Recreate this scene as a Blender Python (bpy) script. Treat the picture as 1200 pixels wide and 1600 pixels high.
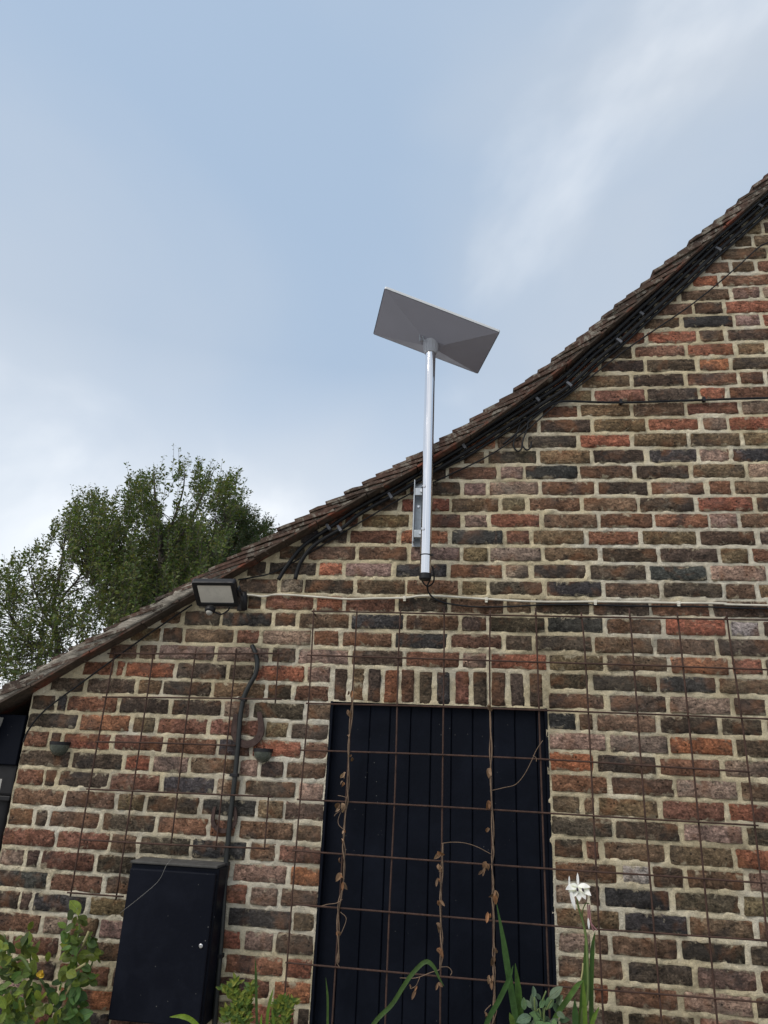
import bpy, bmesh, math, random
import numpy as np
from mathutils import Vector, Matrix

for o in list(bpy.data.objects):
    bpy.data.objects.remove(o)
scene = bpy.context.scene
C = scene.collection
random.seed(7)
rng = np.random.default_rng(11)

# ------------------------------------------------------------------ camera
FPX = 1108.045                       # focal length for a 1200 x 1600 picture
YAW, PITCH, ROLL = -0.137266639, 0.349265605, 0.0462423271
CAM = Vector((0.0, -2.92549, 1.65))
fw = Vector((math.sin(YAW) * math.cos(PITCH), math.cos(YAW) * math.cos(PITCH), math.sin(PITCH)))
rt = Vector((math.cos(YAW), -math.sin(YAW), 0))
up = rt.cross(fw)
R_ = math.cos(ROLL) * rt + math.sin(ROLL) * up
U_ = -math.sin(ROLL) * rt + math.cos(ROLL) * up
cd = bpy.data.cameras.new('camera')
cam = bpy.data.objects.new('camera', cd)
C.objects.link(cam)
cam.matrix_world = Matrix(((R_.x, U_.x, -fw.x, CAM.x), (R_.y, U_.y, -fw.y, CAM.y), (R_.z, U_.z, -fw.z, CAM.z), (0, 0, 0, 1)))
cd.sensor_width = 36
cd.sensor_fit = 'AUTO'
cd.lens = FPX / 1600 * 36
cd.clip_start = 0.05
cd.clip_end = 2000
scene.camera = cam
scene.render.resolution_x = 768
scene.render.resolution_y = 1024

def W(px, py, off=0.0):
    """point of the place at `off` metres in front of the wall (negative: behind it) seen at a photo position"""
    d = fw + (px - 600) / FPX * R_ + (800 - py) / FPX * U_
    t = (-off - CAM.y) / d.y
    return CAM + d * t
def proj(p):
    v = Vector(p) - CAM
    k = v.dot(fw)
    return 600 + FPX * v.dot(R_) / k, 800 - FPX * v.dot(U_) / k

# ------------------------------------------------------------------ sky, sun, exposure
SKY_OFF = (4.0, 4.0, 6.7)
SKY_OFF2 = (7.0, 7.0, 3.0)
SUN_DIR = Vector((-0.62, -0.62, 0.95)).normalized()      # towards the sun
w = bpy.data.worlds.new('World')
scene.world = w
w.use_nodes = True
nt = w.node_tree
nt.nodes.clear()
def wn(t, **k):
    n = nt.nodes.new(t)
    for a, b in k.items():
        setattr(n, a, b)
    return n
out = wn('ShaderNodeOutputWorld')
bg = wn('ShaderNodeBackground')
bg.inputs['Strength'].default_value = 0.1
sky = wn('ShaderNodeTexSky', sky_type='NISHITA', sun_disc=False)
sky.sun_elevation = math.asin(SUN_DIR.z)
sky.sun_rotation = math.atan2(SUN_DIR.x, SUN_DIR.y)
sky.air_density = 1.2
sky.dust_density = 2.5
tc = wn('ShaderNodeTexCoord')
mp = wn('ShaderNodeMapping')
mp.inputs['Location'].default_value = SKY_OFF
mp.inputs['Scale'].default_value = (1.0, 1.0, 1.5)
n1 = wn('ShaderNodeTexNoise')
n1.inputs['Scale'].default_value = 1.35
n1.inputs['Detail'].default_value = 6
n1.inputs['Roughness'].default_value = 0.42
n1.inputs['Distortion'].default_value = 0.5
r1 = wn('ShaderNodeValToRGB')
r1.color_ramp.interpolation = 'EASE'
r1.color_ramp.elements[0].position = 0.30
r1.color_ramp.elements[0].color = (0, 0, 0, 1)
r1.color_ramp.elements[1].position = 0.80
r1.color_ramp.elements[1].color = (1, 1, 1, 1)
cl = wn('ShaderNodeMix', data_type='RGBA')
cl.inputs['A'].default_value = (2.95, 3.80, 4.95, 1)         # thin grey-blue layer
cl.inputs['B'].default_value = (4.35, 4.75, 5.25, 1)       # thicker grey cloud
sep = wn('ShaderNodeSeparateXYZ')
hz = wn('ShaderNodeMapRange')                              # cloud thickens towards the horizon
hz.inputs['From Min'].default_value = 0.52
hz.inputs['From Max'].default_value = 0.10
hz.inputs['To Min'].default_value = 0.0
hz.inputs['To Max'].default_value = 0.82
mp2 = wn('ShaderNodeMapping')
mp2.inputs['Location'].default_value = SKY_OFF2
mp2.inputs['Scale'].default_value = (1.0, 1.0, 1.4)
n2 = wn('ShaderNodeTexNoise')                              # bright breaks in the cloud
n2.inputs['Scale'].default_value = 1.7
n2.inputs['Detail'].default_value = 7
n2.inputs['Roughness'].default_value = 0.48
n2.inputs['Distortion'].default_value = 0.35
r2 = wn('ShaderNodeValToRGB')
r2.color_ramp.interpolation = 'EASE'
r2.color_ramp.elements[0].position = 0.475
r2.color_ramp.elements[0].color = (0, 0, 0, 1)
r2.color_ramp.elements[1].position = 0.74
r2.color_ramp.elements[1].color = (1, 1, 1, 1)
br = wn('ShaderNodeMix', data_type='RGBA')
br.inputs['B'].default_value = (7.3, 7.5, 7.7, 1)          # bright white cloud
ad = wn('ShaderNodeMath', operation='ADD', use_clamp=True)
mx = wn('ShaderNodeMix', data_type='RGBA')
mx.inputs['Factor'].default_value = 0.88
L_ = nt.links.new
L_(tc.outputs['Generated'], mp.inputs['Vector'])
L_(mp.outputs['Vector'], n1.inputs['Vector'])
L_(n1.outputs['Fac'], r1.inputs['Fac'])
L_(tc.outputs['Generated'], sep.inputs['Vector'])
L_(sep.outputs['Z'], hz.inputs['Value'])
L_(tc.outputs['Generated'], mp2.inputs['Vector'])
L_(mp2.outputs['Vector'], n2.inputs['Vector'])
L_(n2.outputs['Fac'], r2.inputs['Fac'])
L_(r2.outputs['Color'], ad.inputs[0])
L_(hz.outputs['Result'], ad.inputs[1])
L_(r1.outputs['Color'], cl.inputs['Factor'])
L_(ad.outputs['Value'], br.inputs['Factor'])
L_(cl.outputs['Result'], br.inputs['A'])
L_(sky.outputs['Color'], mx.inputs['A'])
L_(br.outputs['Result'], mx.inputs['B'])
L_(mx.outputs['Result'], bg.inputs['Color'])
L_(bg.outputs['Background'], out.inputs['Surface'])

sd = bpy.data.lights.new('sun', 'SUN')
sd.energy = 1.5
sd.angle = math.radians(30)
sd.color = (1.0, 0.92, 0.80)
so = bpy.data.objects.new('sun', sd)
C.objects.link(so)
so.rotation_euler = SUN_DIR.to_track_quat('Z', 'Y').to_euler()
so.location = (-6, -6, 12)
vs = scene.view_settings
vs.view_transform = 'Standard'
vs.look = 'None'
vs.exposure = 0.60
vs.gamma = 1.0
vs.use_curve_mapping = False
try:
    scene.render.engine = 'CYCLES'
except Exception:
    pass

# ------------------------------------------------------------------ helpers
def obj(name, me, mat=None, parent=None):
    o = bpy.data.objects.new(name, me)
    C.objects.link(o)
    if mat is not None and me is not None and not me.materials:
        me.materials.append(mat)
    if parent is not None:
        o.parent = parent
    return o
def thing(name, label, cat, loc=(0, 0, 0), group=None):
    o = bpy.data.objects.new(name, None)
    C.objects.link(o)
    o.empty_display_size = 0.05
    o.location = loc
    return tag(o, label, cat, group)
def tag(o, label=None, cat=None, group=None, kind=None):
    if label: o['label'] = label
    if cat: o['category'] = cat
    if group: o['group'] = group
    if kind: o['kind'] = kind
    return o
def mesh(name, verts, faces, smooth=False):
    me = bpy.data.meshes.new(name)
    me.from_pydata([tuple(v) for v in verts], [], faces)
    me.update()
    if smooth:
        me.polygons.foreach_set('use_smooth', [True] * len(me.polygons))
    return me
def part(name, me, mat, parent):
    """mesh given in world coordinates, hung under its thing (which may stand away from the origin)"""
    o = obj(name, me, mat, parent)
    base = Vector((0, 0, 0))
    q = parent
    while q is not None:
        base += q.location
        q = q.parent
    o.location = -base
    return o
class MB:
    def __init__(s):
        s.v, s.f = [], []
    def add(s, vs_, fs_):
        n = len(s.v)
        s.v += [tuple(v) for v in vs_]
        s.f += [tuple(i + n for i in f) for f in fs_]
        return s
    def box(s, c, sx, sy, sz, ax=None, bev=0.0):
        """box with centre c, sizes along the axes ax (3 vectors), optional chamfer"""
        c = Vector(c)
        ax = ax or (Vector((1, 0, 0)), Vector((0, 1, 0)), Vector((0, 0, 1)))
        bm = bmesh.new()
        bmesh.ops.create_cube(bm, size=1)
        bmesh.ops.scale(bm, vec=(sx, sy, sz), verts=bm.verts)
        if bev > 0:
            bmesh.ops.bevel(bm, geom=list(bm.edges), offset=bev, segments=2, affect='EDGES', profile=0.6)
        bm.verts.index_update()
        s.add([c + ax[0] * v.co.x + ax[1] * v.co.y + ax[2] * v.co.z for v in bm.verts],
              [[v.index for v in f.verts] for f in bm.faces])
        bm.free()
        return s
    def tube(s, pts, r, seg=8, cap=True, closed=False):
        pts = [Vector(p) for p in pts]
        n = len(pts)
        rr = r if hasattr(r, '__len__') else [r] * n
        t0 = (pts[1] - pts[0]).normalized()
        a = t0.orthogonal().normalized()
        vs_, fs_ = [], []
        for i, p in enumerate(pts):
            if closed:
                t = (pts[(i + 1) % n] - pts[i - 1])
            else:
                t = pts[min(i + 1, n - 1)] - pts[max(i - 1, 0)]
            t = t.normalized() if t.length > 1e-9 else t0
            a = (a - t * a.dot(t))
            a = a.normalized() if a.length > 1e-6 else t.orthogonal().normalized()
            b = t.cross(a)
            for k in range(seg):
                g = 2 * math.pi * k / seg
                vs_.append(p + (a * math.cos(g) + b * math.sin(g)) * rr[i])
        for i in range(n if closed else n - 1):
            j = (i + 1) % n
            for k in range(seg):
                l = (k + 1) % seg
                fs_.append((i * seg + k, i * seg + l, j * seg + l, j * seg + k))
        if cap and not closed:
            fs_.append(tuple(range(seg))[::-1])
            fs_.append(tuple((n - 1) * seg + k for k in range(seg)))
        return s.add(vs_, fs_)
    def mesh(s, name, smooth=False):
        return mesh(name, s.v, s.f, smooth)
def spline(pts, n=8):
    """Catmull-Rom through the points"""
    pts = [Vector(p) for p in pts]
    P = [pts[0] * 2 - pts[1]] + pts + [pts[-1] * 2 - pts[-2]]
    o = []
    for i in range(1, len(P) - 2):
        for k in range(n):
            t = k / n
            a, b, c, d = P[i - 1], P[i], P[i + 1], P[i + 2]
            o.append(0.5 * ((2 * b) + (c - a) * t + (2 * a - 5 * b + 4 * c - d) * t * t + (3 * b - a - 3 * c + d) * t ** 3))
    o.append(pts[-1])
    return o
def smooth_by_angle(o, deg=35):
    me = o.data
    me.polygons.foreach_set('use_smooth', [True] * len(me.polygons))
    try:
        me.set_sharp_from_angle(angle=math.radians(deg))
    except Exception:
        pass
    return o
def vnoise(x, z, s, seed=0):
    """2-D value noise (numpy), -1..1"""
    g = np.random.default_rng(seed).uniform(-1, 1, (257, 257))
    a, b = x * s, z * s
    i, j = np.floor(a).astype(int), np.floor(b).astype(int)
    u, v = a - i, b - j
    u, v = u * u * (3 - 2 * u), v * v * (3 - 2 * v)
    i0, j0, i1, j1 = i % 256, j % 256, (i + 1) % 256, (j + 1) % 256
    return (g[i0, j0] * (1 - u) + g[i1, j0] * u) * (1 - v) + (g[i0, j1] * (1 - u) + g[i1, j1] * u) * v

# ------------------------------------------------------------------ materials
class M_:
    """small wrapper to write node materials briefly"""
    def __init__(s, name, rough=0.7, metal=0.0, spec=0.5):
        s.m = bpy.data.materials.new(name)
        s.m.use_nodes = True
        s.t = s.m.node_tree
        s.b = s.t.nodes['Principled BSDF']
        s.b.inputs['Roughness'].default_value = rough
        s.b.inputs['Metallic'].default_value = metal
        s.b.inputs['Specular IOR Level'].default_value = spec
        s.pos = s.t.nodes.new('ShaderNodeNewGeometry').outputs['Position']
        s.bump_h = None
    def n(s, t, **k):
        q = s.t.nodes.new(t)
        for a, b in k.items():
            setattr(q, a, b)
        return q
    def link(s, a, b):
        s.t.links.new(a, b)
    def noise(s, scale, detail=4, rough=0.55, dist=0.0, stretch=None, vec=None):
        q = s.n('ShaderNodeTexNoise')
        q.inputs['Scale'].default_value = scale
        q.inputs['Detail'].default_value = detail
        q.inputs['Roughness'].default_value = rough
        q.inputs['Distortion'].default_value = dist
        v = vec or s.pos
        if stretch:
            mp_ = s.n('ShaderNodeMapping')
            mp_.inputs['Scale'].default_value = stretch
            s.link(v, mp_.inputs['Vector'])
            v = mp_.outputs['Vector']
        s.link(v, q.inputs['Vector'])
        return q.outputs['Fac']
    def voro(s, scale, feature='F1'):
        q = s.n('ShaderNodeTexVoronoi', feature=feature)
        q.inputs['Scale'].default_value = scale
        s.link(s.pos, q.inputs['Vector'])
        return q.outputs['Distance']
    def ramp(s, fac, stops, ease=False):
        q = s.n('ShaderNodeValToRGB')
        if ease: q.color_ramp.interpolation = 'EASE'
        e = q.color_ramp.elements
        while len(e) < len(stops): e.new(0.5)
        for a, (p, c) in zip(e, stops):
            a.position = p
            a.color = (c, c, c, 1) if not hasattr(c, '__len__') else (*c, 1)
        s.link(fac, q.inputs['Fac'])
        return q.outputs['Color']
    def mix(s, f, a, b, mode='MIX'):
        q = s.n('ShaderNodeMix', data_type='RGBA', blend_type=mode)
        for v, i in ((f, 'Factor'), (a, 'A'), (b, 'B')):
            if hasattr(v, 'is_linked') or isinstance(v, bpy.types.NodeSocket):
                s.link(v, q.inputs[i])
            elif i == 'Factor':
                q.inputs[i].default_value = v
            else:
                q.inputs[i].default_value = (*v, 1) if hasattr(v, '__len__') else (v, v, v, 1)
        return q.outputs['Result']
    def math(s, op, a, b=0.0, clamp=False):
        q = s.n('ShaderNodeMath', operation=op, use_clamp=clamp)
        for v, i in ((a, 0), (b, 1)):
            if isinstance(v, bpy.types.NodeSocket): s.link(v, q.inputs[i])
            else: q.inputs[i].default_value = v
        return q.outputs['Value']
    def color(s, c):
        if isinstance(c, bpy.types.NodeSocket): s.link(c, s.b.inputs['Base Color'])
        else: s.b.inputs['Base Color'].default_value = (*c, 1)
        return s
    def rough(s, r):
        s.link(r, s.b.inputs['Roughness'])
        return s
    def bump(s, h, dist=0.004, strength=1.0):
        q = s.n('ShaderNodeBump')
        q.inputs['Distance'].default_value = dist
        q.inputs['Strength'].default_value = strength
        s.link(h, q.inputs['Height'])
        if s.bump_h is not None: s.link(s.bump_h, q.inputs['Normal'])
        s.bump_h = q.outputs['Normal']
        s.link(s.bump_h, s.b.inputs['Normal'])
        return s

def brick_material(name, source, coursed=True):
    m = M_(name, rough=0.88, spec=0.25)
    if source == 'object':
        base = m.n('ShaderNodeObjectInfo').outputs['Color']
    else:
        q = m.n('ShaderNodeAttribute', attribute_name='Col')
        base = q.outputs['Color']
    big = m.noise(7, 5, 0.6)
    mid = m.noise(38, 7, 0.72, 0.8, stretch=(0.75, 1, 1.3))
    fine = m.noise(120, 5, 0.7)
    c = m.mix(1.0, base, m.ramp(big, [(0.28, 0.55), (0.5, 1.0), (0.75, 1.5)]), 'MULTIPLY')
    c = m.mix(1.0, c, m.ramp(mid, [(0.30, 0.40), (0.5, 1.0), (0.70, 1.9)]), 'MULTIPLY')
    c = m.mix(1.0, c, m.ramp(fine, [(0.32, 0.45), (0.5, 1.0), (0.68, 1.5)]), 'MULTIPLY')
    burnt = m.noise(5.2, 4, 0.6, 0.8)
    c = m.mix(m.ramp(burnt, [(0.54, 0.0), (0.66, 0.65)]), c, (0.050, 0.043, 0.042))
    warm = m.noise(9.0, 3, 0.6, 0.4)
    c = m.mix(m.ramp(warm, [(0.52, 0.0), (0.66, 0.6)]), c, (0.25, 0.115, 0.058))
    lime = m.noise(3.1, 7, 0.72, 0.5)
    c = m.mix(m.ramp(lime, [(0.60, 0.0), (0.74, 0.5)]), c, (0.42, 0.39, 0.33))
    c = m.mix(m.ramp(fine, [(0.60, 0.0), (0.76, 0.4)]), c, (0.36, 0.30, 0.22))
    pits = m.ramp(m.voro(52), [(0.10, 1.0), (0.24, 0.0)])
    pmask = m.ramp(m.noise(20, 2), [(0.47, 0.0), (0.56, 1.0)])
    pit = m.math('MULTIPLY', pits, pmask)
    c = m.mix(m.math('MULTIPLY', pit, 0.8), c, (0.018, 0.015, 0.013))
    crag = m.noise(40, 8, 0.72, 1.4, stretch=(0.8, 1, 1.4))
    c = m.mix(1.0, c, m.ramp(crag, [(0.34, 0.36), (0.47, 0.97), (0.66, 1.42)]), 'MULTIPLY')  # crevice shade painted into the colour where the bump runs low
    sx_ = m.n('ShaderNodeSeparateXYZ')
    m.link(m.pos, sx_.inputs['Vector'])
    ph = m.math('SUBTRACT', m.math('FRACT', m.math('ADD', m.math('DIVIDE', m.math('SUBTRACT', sx_.outputs['Z'], 3.2113), 0.075), 100.5)), 0.5)
    edge = m.math('MULTIPLY', m.math('ABSOLUTE', ph), 2.0)                  # 0 mid course .. 1 bed joint
    sm = m.math('ADD', m.math('MULTIPLY', m.noise(24, 6, 0.7, 0.8), 1.0), m.math('MULTIPLY', edge, 0.30))
    if coursed: c = m.mix(m.ramp(sm, [(0.72, 0.0), (0.84, 0.85)]), c, (0.52, 0.45, 0.32))   # mortar smeared over the arrises
    dust = m.noise(1.3, 6, 0.68, 0.6)
    c = m.mix(m.ramp(dust, [(0.52, 0.0), (0.70, 0.20)]), c, (0.40, 0.34, 0.29))
    soot = m.noise(0.9, 4, 0.6, 0.5)
    c = m.mix(1.0, c, m.ramp(soot, [(0.3, 0.78), (0.5, 1.0), (0.7, 1.16)]), 'MULTIPLY')
    m.color(c)
    m.bump(crag, 0.026, 1.0)
    m.bump(fine, 0.0045, 1.0)
    m.bump(m.math('SUBTRACT', 1.0, pit), 0.006, 1.0)
    return m.m
MAT_BRICK = brick_material('stock_brick', 'object')
MAT_SOLDIER = brick_material('soldier_brick', 'object', False)
MAT_BRICK_V = brick_material('stock_brick_far', 'vertex')

def mortar_material():
    m = M_('lime_mortar', rough=0.92, spec=0.2)
    big = m.noise(2.2, 5, 0.6)
    mid = m.noise(14, 5, 0.6)
    grit = m.noise(190, 4, 0.75)
    c = m.ramp(big, [(0.3, (0.50, 0.42, 0.275)), (0.5, (0.69, 0.595, 0.405)), (0.70, (0.77, 0.72, 0.60))])
    c = m.mix(1.0, c, m.ramp(mid, [(0.25, 0.74), (0.5, 1.0), (0.75, 1.15)]), 'MULTIPLY')
    c = m.mix(1.0, c, m.ramp(grit, [(0.3, 0.72), (0.5, 1.0), (0.7, 1.12)]), 'MULTIPLY')
    patch = m.noise(1.1, 5, 0.6, 0.8)
    c = m.mix(m.ramp(patch, [(0.50, 0.0), (0.60, 0.55)]), c, (0.66, 0.63, 0.56))
    dirt = m.noise(6, 6, 0.7, 0.6)
    c = m.mix(m.ramp(dirt, [(0.53, 0.0), (0.70, 0.65)]), c, (0.17, 0.14, 0.095))
    m.color(c)
    m.bump(m.noise(48, 7, 0.75, 0.6), 0.014, 1.0)
    m.bump(grit, 0.004, 1.0)
    return m.m
MAT_MORTAR = mortar_material()

def tile_material():
    m = M_('clay_roof_tile', rough=0.9, spec=0.25)
    big = m.noise(5, 5, 0.6)
    mid = m.noise(30, 6, 0.7, 0.5)
    c = m.ramp(big, [(0.3, (0.045, 0.034, 0.029)), (0.48, (0.080, 0.054, 0.042)), (0.64, (0.105, 0.060, 0.046)), (0.78, (0.085, 0.068, 0.054))])
    c = m.mix(1.0, c, m.ramp(mid, [(0.25, 0.5), (0.5, 1.0), (0.75, 1.6)]), 'MULTIPLY')
    lichen = m.noise(22, 6, 0.75, 0.8)
    c = m.mix(m.ramp(lichen, [(0.50, 0.0), (0.62, 0.8)]), c, (0.30, 0.28, 0.235))
    moss = m.noise(9, 5, 0.7, 0.5)
    c = m.mix(m.ramp(moss, [(0.55, 0.0), (0.7, 0.6)]), c, (0.045, 0.045, 0.025))
    m.color(c)
    m.bump(mid, 0.007, 1.0)
    m.bump(m.noise(130, 5, 0.7), 0.002, 1.0)
    return m.m
MAT_TILE = tile_material()

def simple(name, c, rough, metal=0.0, var=0.25, scale=12, bump=0.0, bscale=80, spec=0.5, stretch=None):
    m = M_(name, rough=rough, metal=metal, spec=spec)
    q = m.noise(scale, 5, 0.6, 0.3, stretch=stretch)
    m.color(m.mix(1.0, c, m.ramp(q, [(0.25, 1 - var), (0.5, 1.0), (0.75, 1 + var)]), 'MULTIPLY'))
    m.rough(m.ramp(m.noise(scale * 2.3, 4), [(0.3, max(rough - 0.1, 0.02)), (0.7, min(rough + 0.1, 1))]))
    if bump: m.bump(m.noise(bscale, 5, 0.65, stretch=stretch), bump)
    return m.m
def dusty(name, c, rough, speck=0.3):
    m = M_(name, rough=rough, spec=0.09)
    q = m.noise(5, 6, 0.65, 0.4)
    k = m.mix(m.ramp(q, [(0.45, 0.0), (0.8, 0.35)]), c, tuple(min(v * 3.0 + 0.008, 1) for v in c))
    sp = m.ramp(m.voro(38), [(0.035, 1.0), (0.075, 0.0)])
    k = m.mix(m.math('MULTIPLY', m.math('MULTIPLY', sp, m.ramp(m.noise(6, 3), [(0.5, 0.0), (0.62, 1.0)])), speck), k, (0.45, 0.45, 0.42))
    m.color(k)
    m.rough(m.ramp(q, [(0.3, rough - 0.08), (0.75, rough + 0.15)]))
    m.bump(m.noise(60, 4), 0.0006)
    return m.m
MAT_PAINT = dusty('black_navy_board_paint', (0.0028, 0.0042, 0.0088), 0.62, 0.25)
MAT_CAB = dusty('black_cabinet_enamel', (0.0040, 0.0052, 0.0100), 0.45, 0.35)
MAT_BLACK = simple('black_plastic', (0.010, 0.010, 0.012), 0.5, var=0.3, scale=25, spec=0.3)
MAT_CABLE = simple('black_cable_sheath', (0.008, 0.009, 0.011), 0.48, var=0.4, scale=18, spec=0.25)
MAT_HOSE = simple('dark_green_grey_conduit', (0.010, 0.012, 0.012), 0.5, var=0.4, scale=18)
MAT_WHITE = simple('old_white_cable_sheath', (0.56, 0.53, 0.45), 0.6, var=0.3, scale=14)
MAT_GREY = simple('grey_plastic_clip', (0.11, 0.115, 0.13), 0.55, var=0.4)
MAT_RUST = simple('rusted_steel_wire', (0.056, 0.029, 0.021), 0.88, metal=0.1, var=0.5, scale=30, bump=0.0015, bscale=300)
MAT_SHOE = simple('rusty_horseshoe_iron', (0.060, 0.036, 0.031), 0.85, metal=0.2, var=0.4, scale=40, bump=0.003, bscale=150)
MAT_GALV = simple('galvanised_steel', (0.38, 0.41, 0.44), 0.45, metal=0.75, var=0.2, scale=40)
MAT_POLE = simple('polished_aluminium', (0.74, 0.74, 0.76), 0.12, metal=1.0, var=0.05, scale=3, stretch=(1, 1, 0.1))
MAT_DISH = simple('pale_grey_antenna_plastic', (0.37, 0.385, 0.48), 0.55, var=0.06, scale=4, bump=0.0002, bscale=900)
MAT_SOCKET = simple('grey_socket_plastic', (0.40, 0.42, 0.47), 0.5, var=0.08)
MAT_LENS = simple('frosted_lamp_glass', (0.62, 0.60, 0.55), 0.32, var=0.10, scale=20)
MAT_BULB = simple('smoky_green_lamp_bowl', (0.075, 0.085, 0.070), 0.25, var=0.35, scale=40)
MAT_STEEL = simple('zinc_bolt', (0.6, 0.6, 0.62), 0.3, metal=1.0)
MAT_BED = simple('grey_bedding_mortar', (0.26, 0.235, 0.20), 0.95, var=0.6, scale=16, bump=0.012, bscale=40, spec=0.2, stretch=(1, 1, 2.5))
def undercloak_material():
    m = M_('red_clay_undercloak', rough=0.92, spec=0.2)
    c = m.ramp(m.noise(5, 5, 0.65, 0.4), [(0.35, (0.060, 0.050, 0.042)), (0.54, (0.085, 0.062, 0.048)), (0.64, (0.17, 0.055, 0.034))])  # dark grey-brown base paints in the shade under the verge; red is clay
    m.color(m.mix(1.0, c, m.ramp(m.noise(45, 5, 0.7), [(0.3, 0.55), (0.7, 1.4)]), 'MULTIPLY'))
    m.bump(m.noise(60, 5, 0.65), 0.004)
    return m.m
MAT_UNDER = undercloak_material()
MAT_DECK = simple('old_roof_timber', (0.06, 0.045, 0.035), 0.9, var=0.3)
MAT_PALEPIPE = simple('pale_grey_pipe_plastic', (0.34, 0.33, 0.30), 0.5, var=0.15)

def leaf_material(name, c, var=0.5, trans=0.35, attr=False, rough=0.5, vein=0.0):
    m = M_(name, rough=rough, spec=0.4)
    if attr:
        base = m.n('ShaderNodeAttribute', attribute_name='Col').outputs['Color']
    else:
        rnd = m.n('ShaderNodeObjectInfo').outputs['Random']
        oc = m.n('ShaderNodeObjectInfo').outputs['Color']
        base = m.mix(1.0, c, m.ramp(rnd, [(0.0, 1 - var), (1.0, 1 + var)]), 'MULTIPLY')
        base = m.mix(1.0, base, oc, 'MULTIPLY')
        base = m.mix(1.0, base, m.ramp(m.noise(45, 4), [(0.3, 0.75), (0.7, 1.25)]), 'MULTIPLY')
        if vein:
            sp_ = m.n('ShaderNodeSeparateXYZ')
            m.link(m.n('ShaderNodeTexCoord').outputs['Object'], sp_.inputs['Vector'])
            ay = m.math('ABSOLUTE', sp_.outputs['Y'])
            rib = m.ramp(ay, [(0.008, 1.0), (0.03, 0.0)])
            ph = m.math('MULTIPLY', m.math('SUBTRACT', sp_.outputs['X'], m.math('MULTIPLY', ay, 0.9)), 9.0)
            side = m.ramp(m.math('ABSOLUTE', m.math('SUBTRACT', m.math('FRACT', ph), 0.5)), [(0.04, 0.6), (0.16, 0.0)])
            vn = m.math('MAXIMUM', rib, side)
            base = m.mix(m.math('MULTIPLY', vn, vein), base, m.mix(1.0, base, (2.0, 1.8, 1.6), 'MULTIPLY'))
            spot = m.ramp(m.noise(70, 5, 0.7, 0.5), [(0.62, 0.0), (0.72, 0.7)])
            base = m.mix(spot, base, (0.16, 0.12, 0.04))
            m.bump(m.math('SUBTRACT', 1.0, vn), 0.0015)
        m.bump(m.noise(160, 3), 0.0012)
    m.color(base)
    tr = m.n('ShaderNodeBsdfTranslucent')
    m.link(m.mix(1.0, base, (1.25, 1.3, 0.6), 'MULTIPLY'), tr.inputs['Color'])
    ms = m.n('ShaderNodeMixShader')
    ms.inputs['Fac'].default_value = trans
    o_ = [n for n in m.t.nodes if n.type == 'OUTPUT_MATERIAL'][0]
    m.link(m.b.outputs['BSDF'], ms.inputs[1])
    m.link(tr.outputs['BSDF'], ms.inputs[2])
    m.link(ms.outputs['Shader'], o_.inputs['Surface'])
    return m.m
MAT_TREE = leaf_material('tree_leaf', (1, 1, 1), attr=True, trans=0.35)
MAT_ROSE = leaf_material('rose_leaf', (0.085, 0.135, 0.028), var=0.55, vein=0.6)
MAT_STRAP = leaf_material('strap_leaf', (0.060, 0.12, 0.022), var=0.35)
MAT_SAGE = leaf_material('grey_green_leaf', (0.115, 0.165, 0.105), var=0.3, trans=0.2, vein=0.5)
MAT_JAS = leaf_material('small_yellow_green_leaf', (1, 1, 1), attr=True)
MAT_DRY = leaf_material('withered_leaf', (0.205, 0.128, 0.078), var=0.5, trans=0.2, rough=0.8)
MAT_PETAL = leaf_material('white_petal', (0.80, 0.80, 0.80), var=0.08, trans=0.25)
MAT_PINK = leaf_material('pink_faded_petal', (0.45, 0.22, 0.24), var=0.2, trans=0.25)
MAT_YELLOW = leaf_material('yellow_petal', (0.62, 0.42, 0.05), var=0.2, trans=0.25)
MAT_THROAT = simple('dark_flower_throat', (0.03, 0.012, 0.03), 0.7)
MAT_STEM = simple('green_stem', (0.09, 0.13, 0.035), 0.6, var=0.3)
MAT_CANE = simple('cut_cane', (0.26, 0.24, 0.11), 0.7, var=0.3)
MAT_VINE = simple('dry_vine_stem', (0.155, 0.105, 0.070), 0.9, var=0.45, scale=40)
MAT_BARK = simple('tree_bark', (0.060, 0.052, 0.042), 0.95, var=0.35, scale=10, bump=0.01, bscale=30)
MAT_PALE_GROUND = simple('pale_gravel_ground', (0.27, 0.25, 0.215), 0.95, var=0.35, scale=3, bump=0.02, bscale=25)  # unseen ground, made pale to bounce light onto the wall and undersides

# ================================================================== setting
def grid_sheet(name, x0, x1, y0, y1, z, nx, ny, mat):
    vs_ = [(x0 + (x1 - x0) * i / nx, y0 + (y1 - y0) * j / ny, z) for j in range(ny + 1) for i in range(nx + 1)]
    fs_ = [(j * (nx + 1) + i, j * (nx + 1) + i + 1, (j + 1) * (nx + 1) + i + 1, (j + 1) * (nx + 1) + i) for j in range(ny) for i in range(nx)]
    return obj(name, mesh(name, vs_, fs_), mat)
tag(grid_sheet('ground', -400, 400, -400, 400, 0.0, 8, 8, MAT_PALE_GROUND), kind='structure')

# ================================================================== the brick house
COURSE = 0.075
ROW0 = 3.2113                      # height of the middle of course 0
WL, WR = -1.892, 5.75              # gable wall ends
DOOR_L, DOOR_R, DOOR_T = -0.583, 0.272, 1.902
RIDGE_X = 2.9
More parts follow.
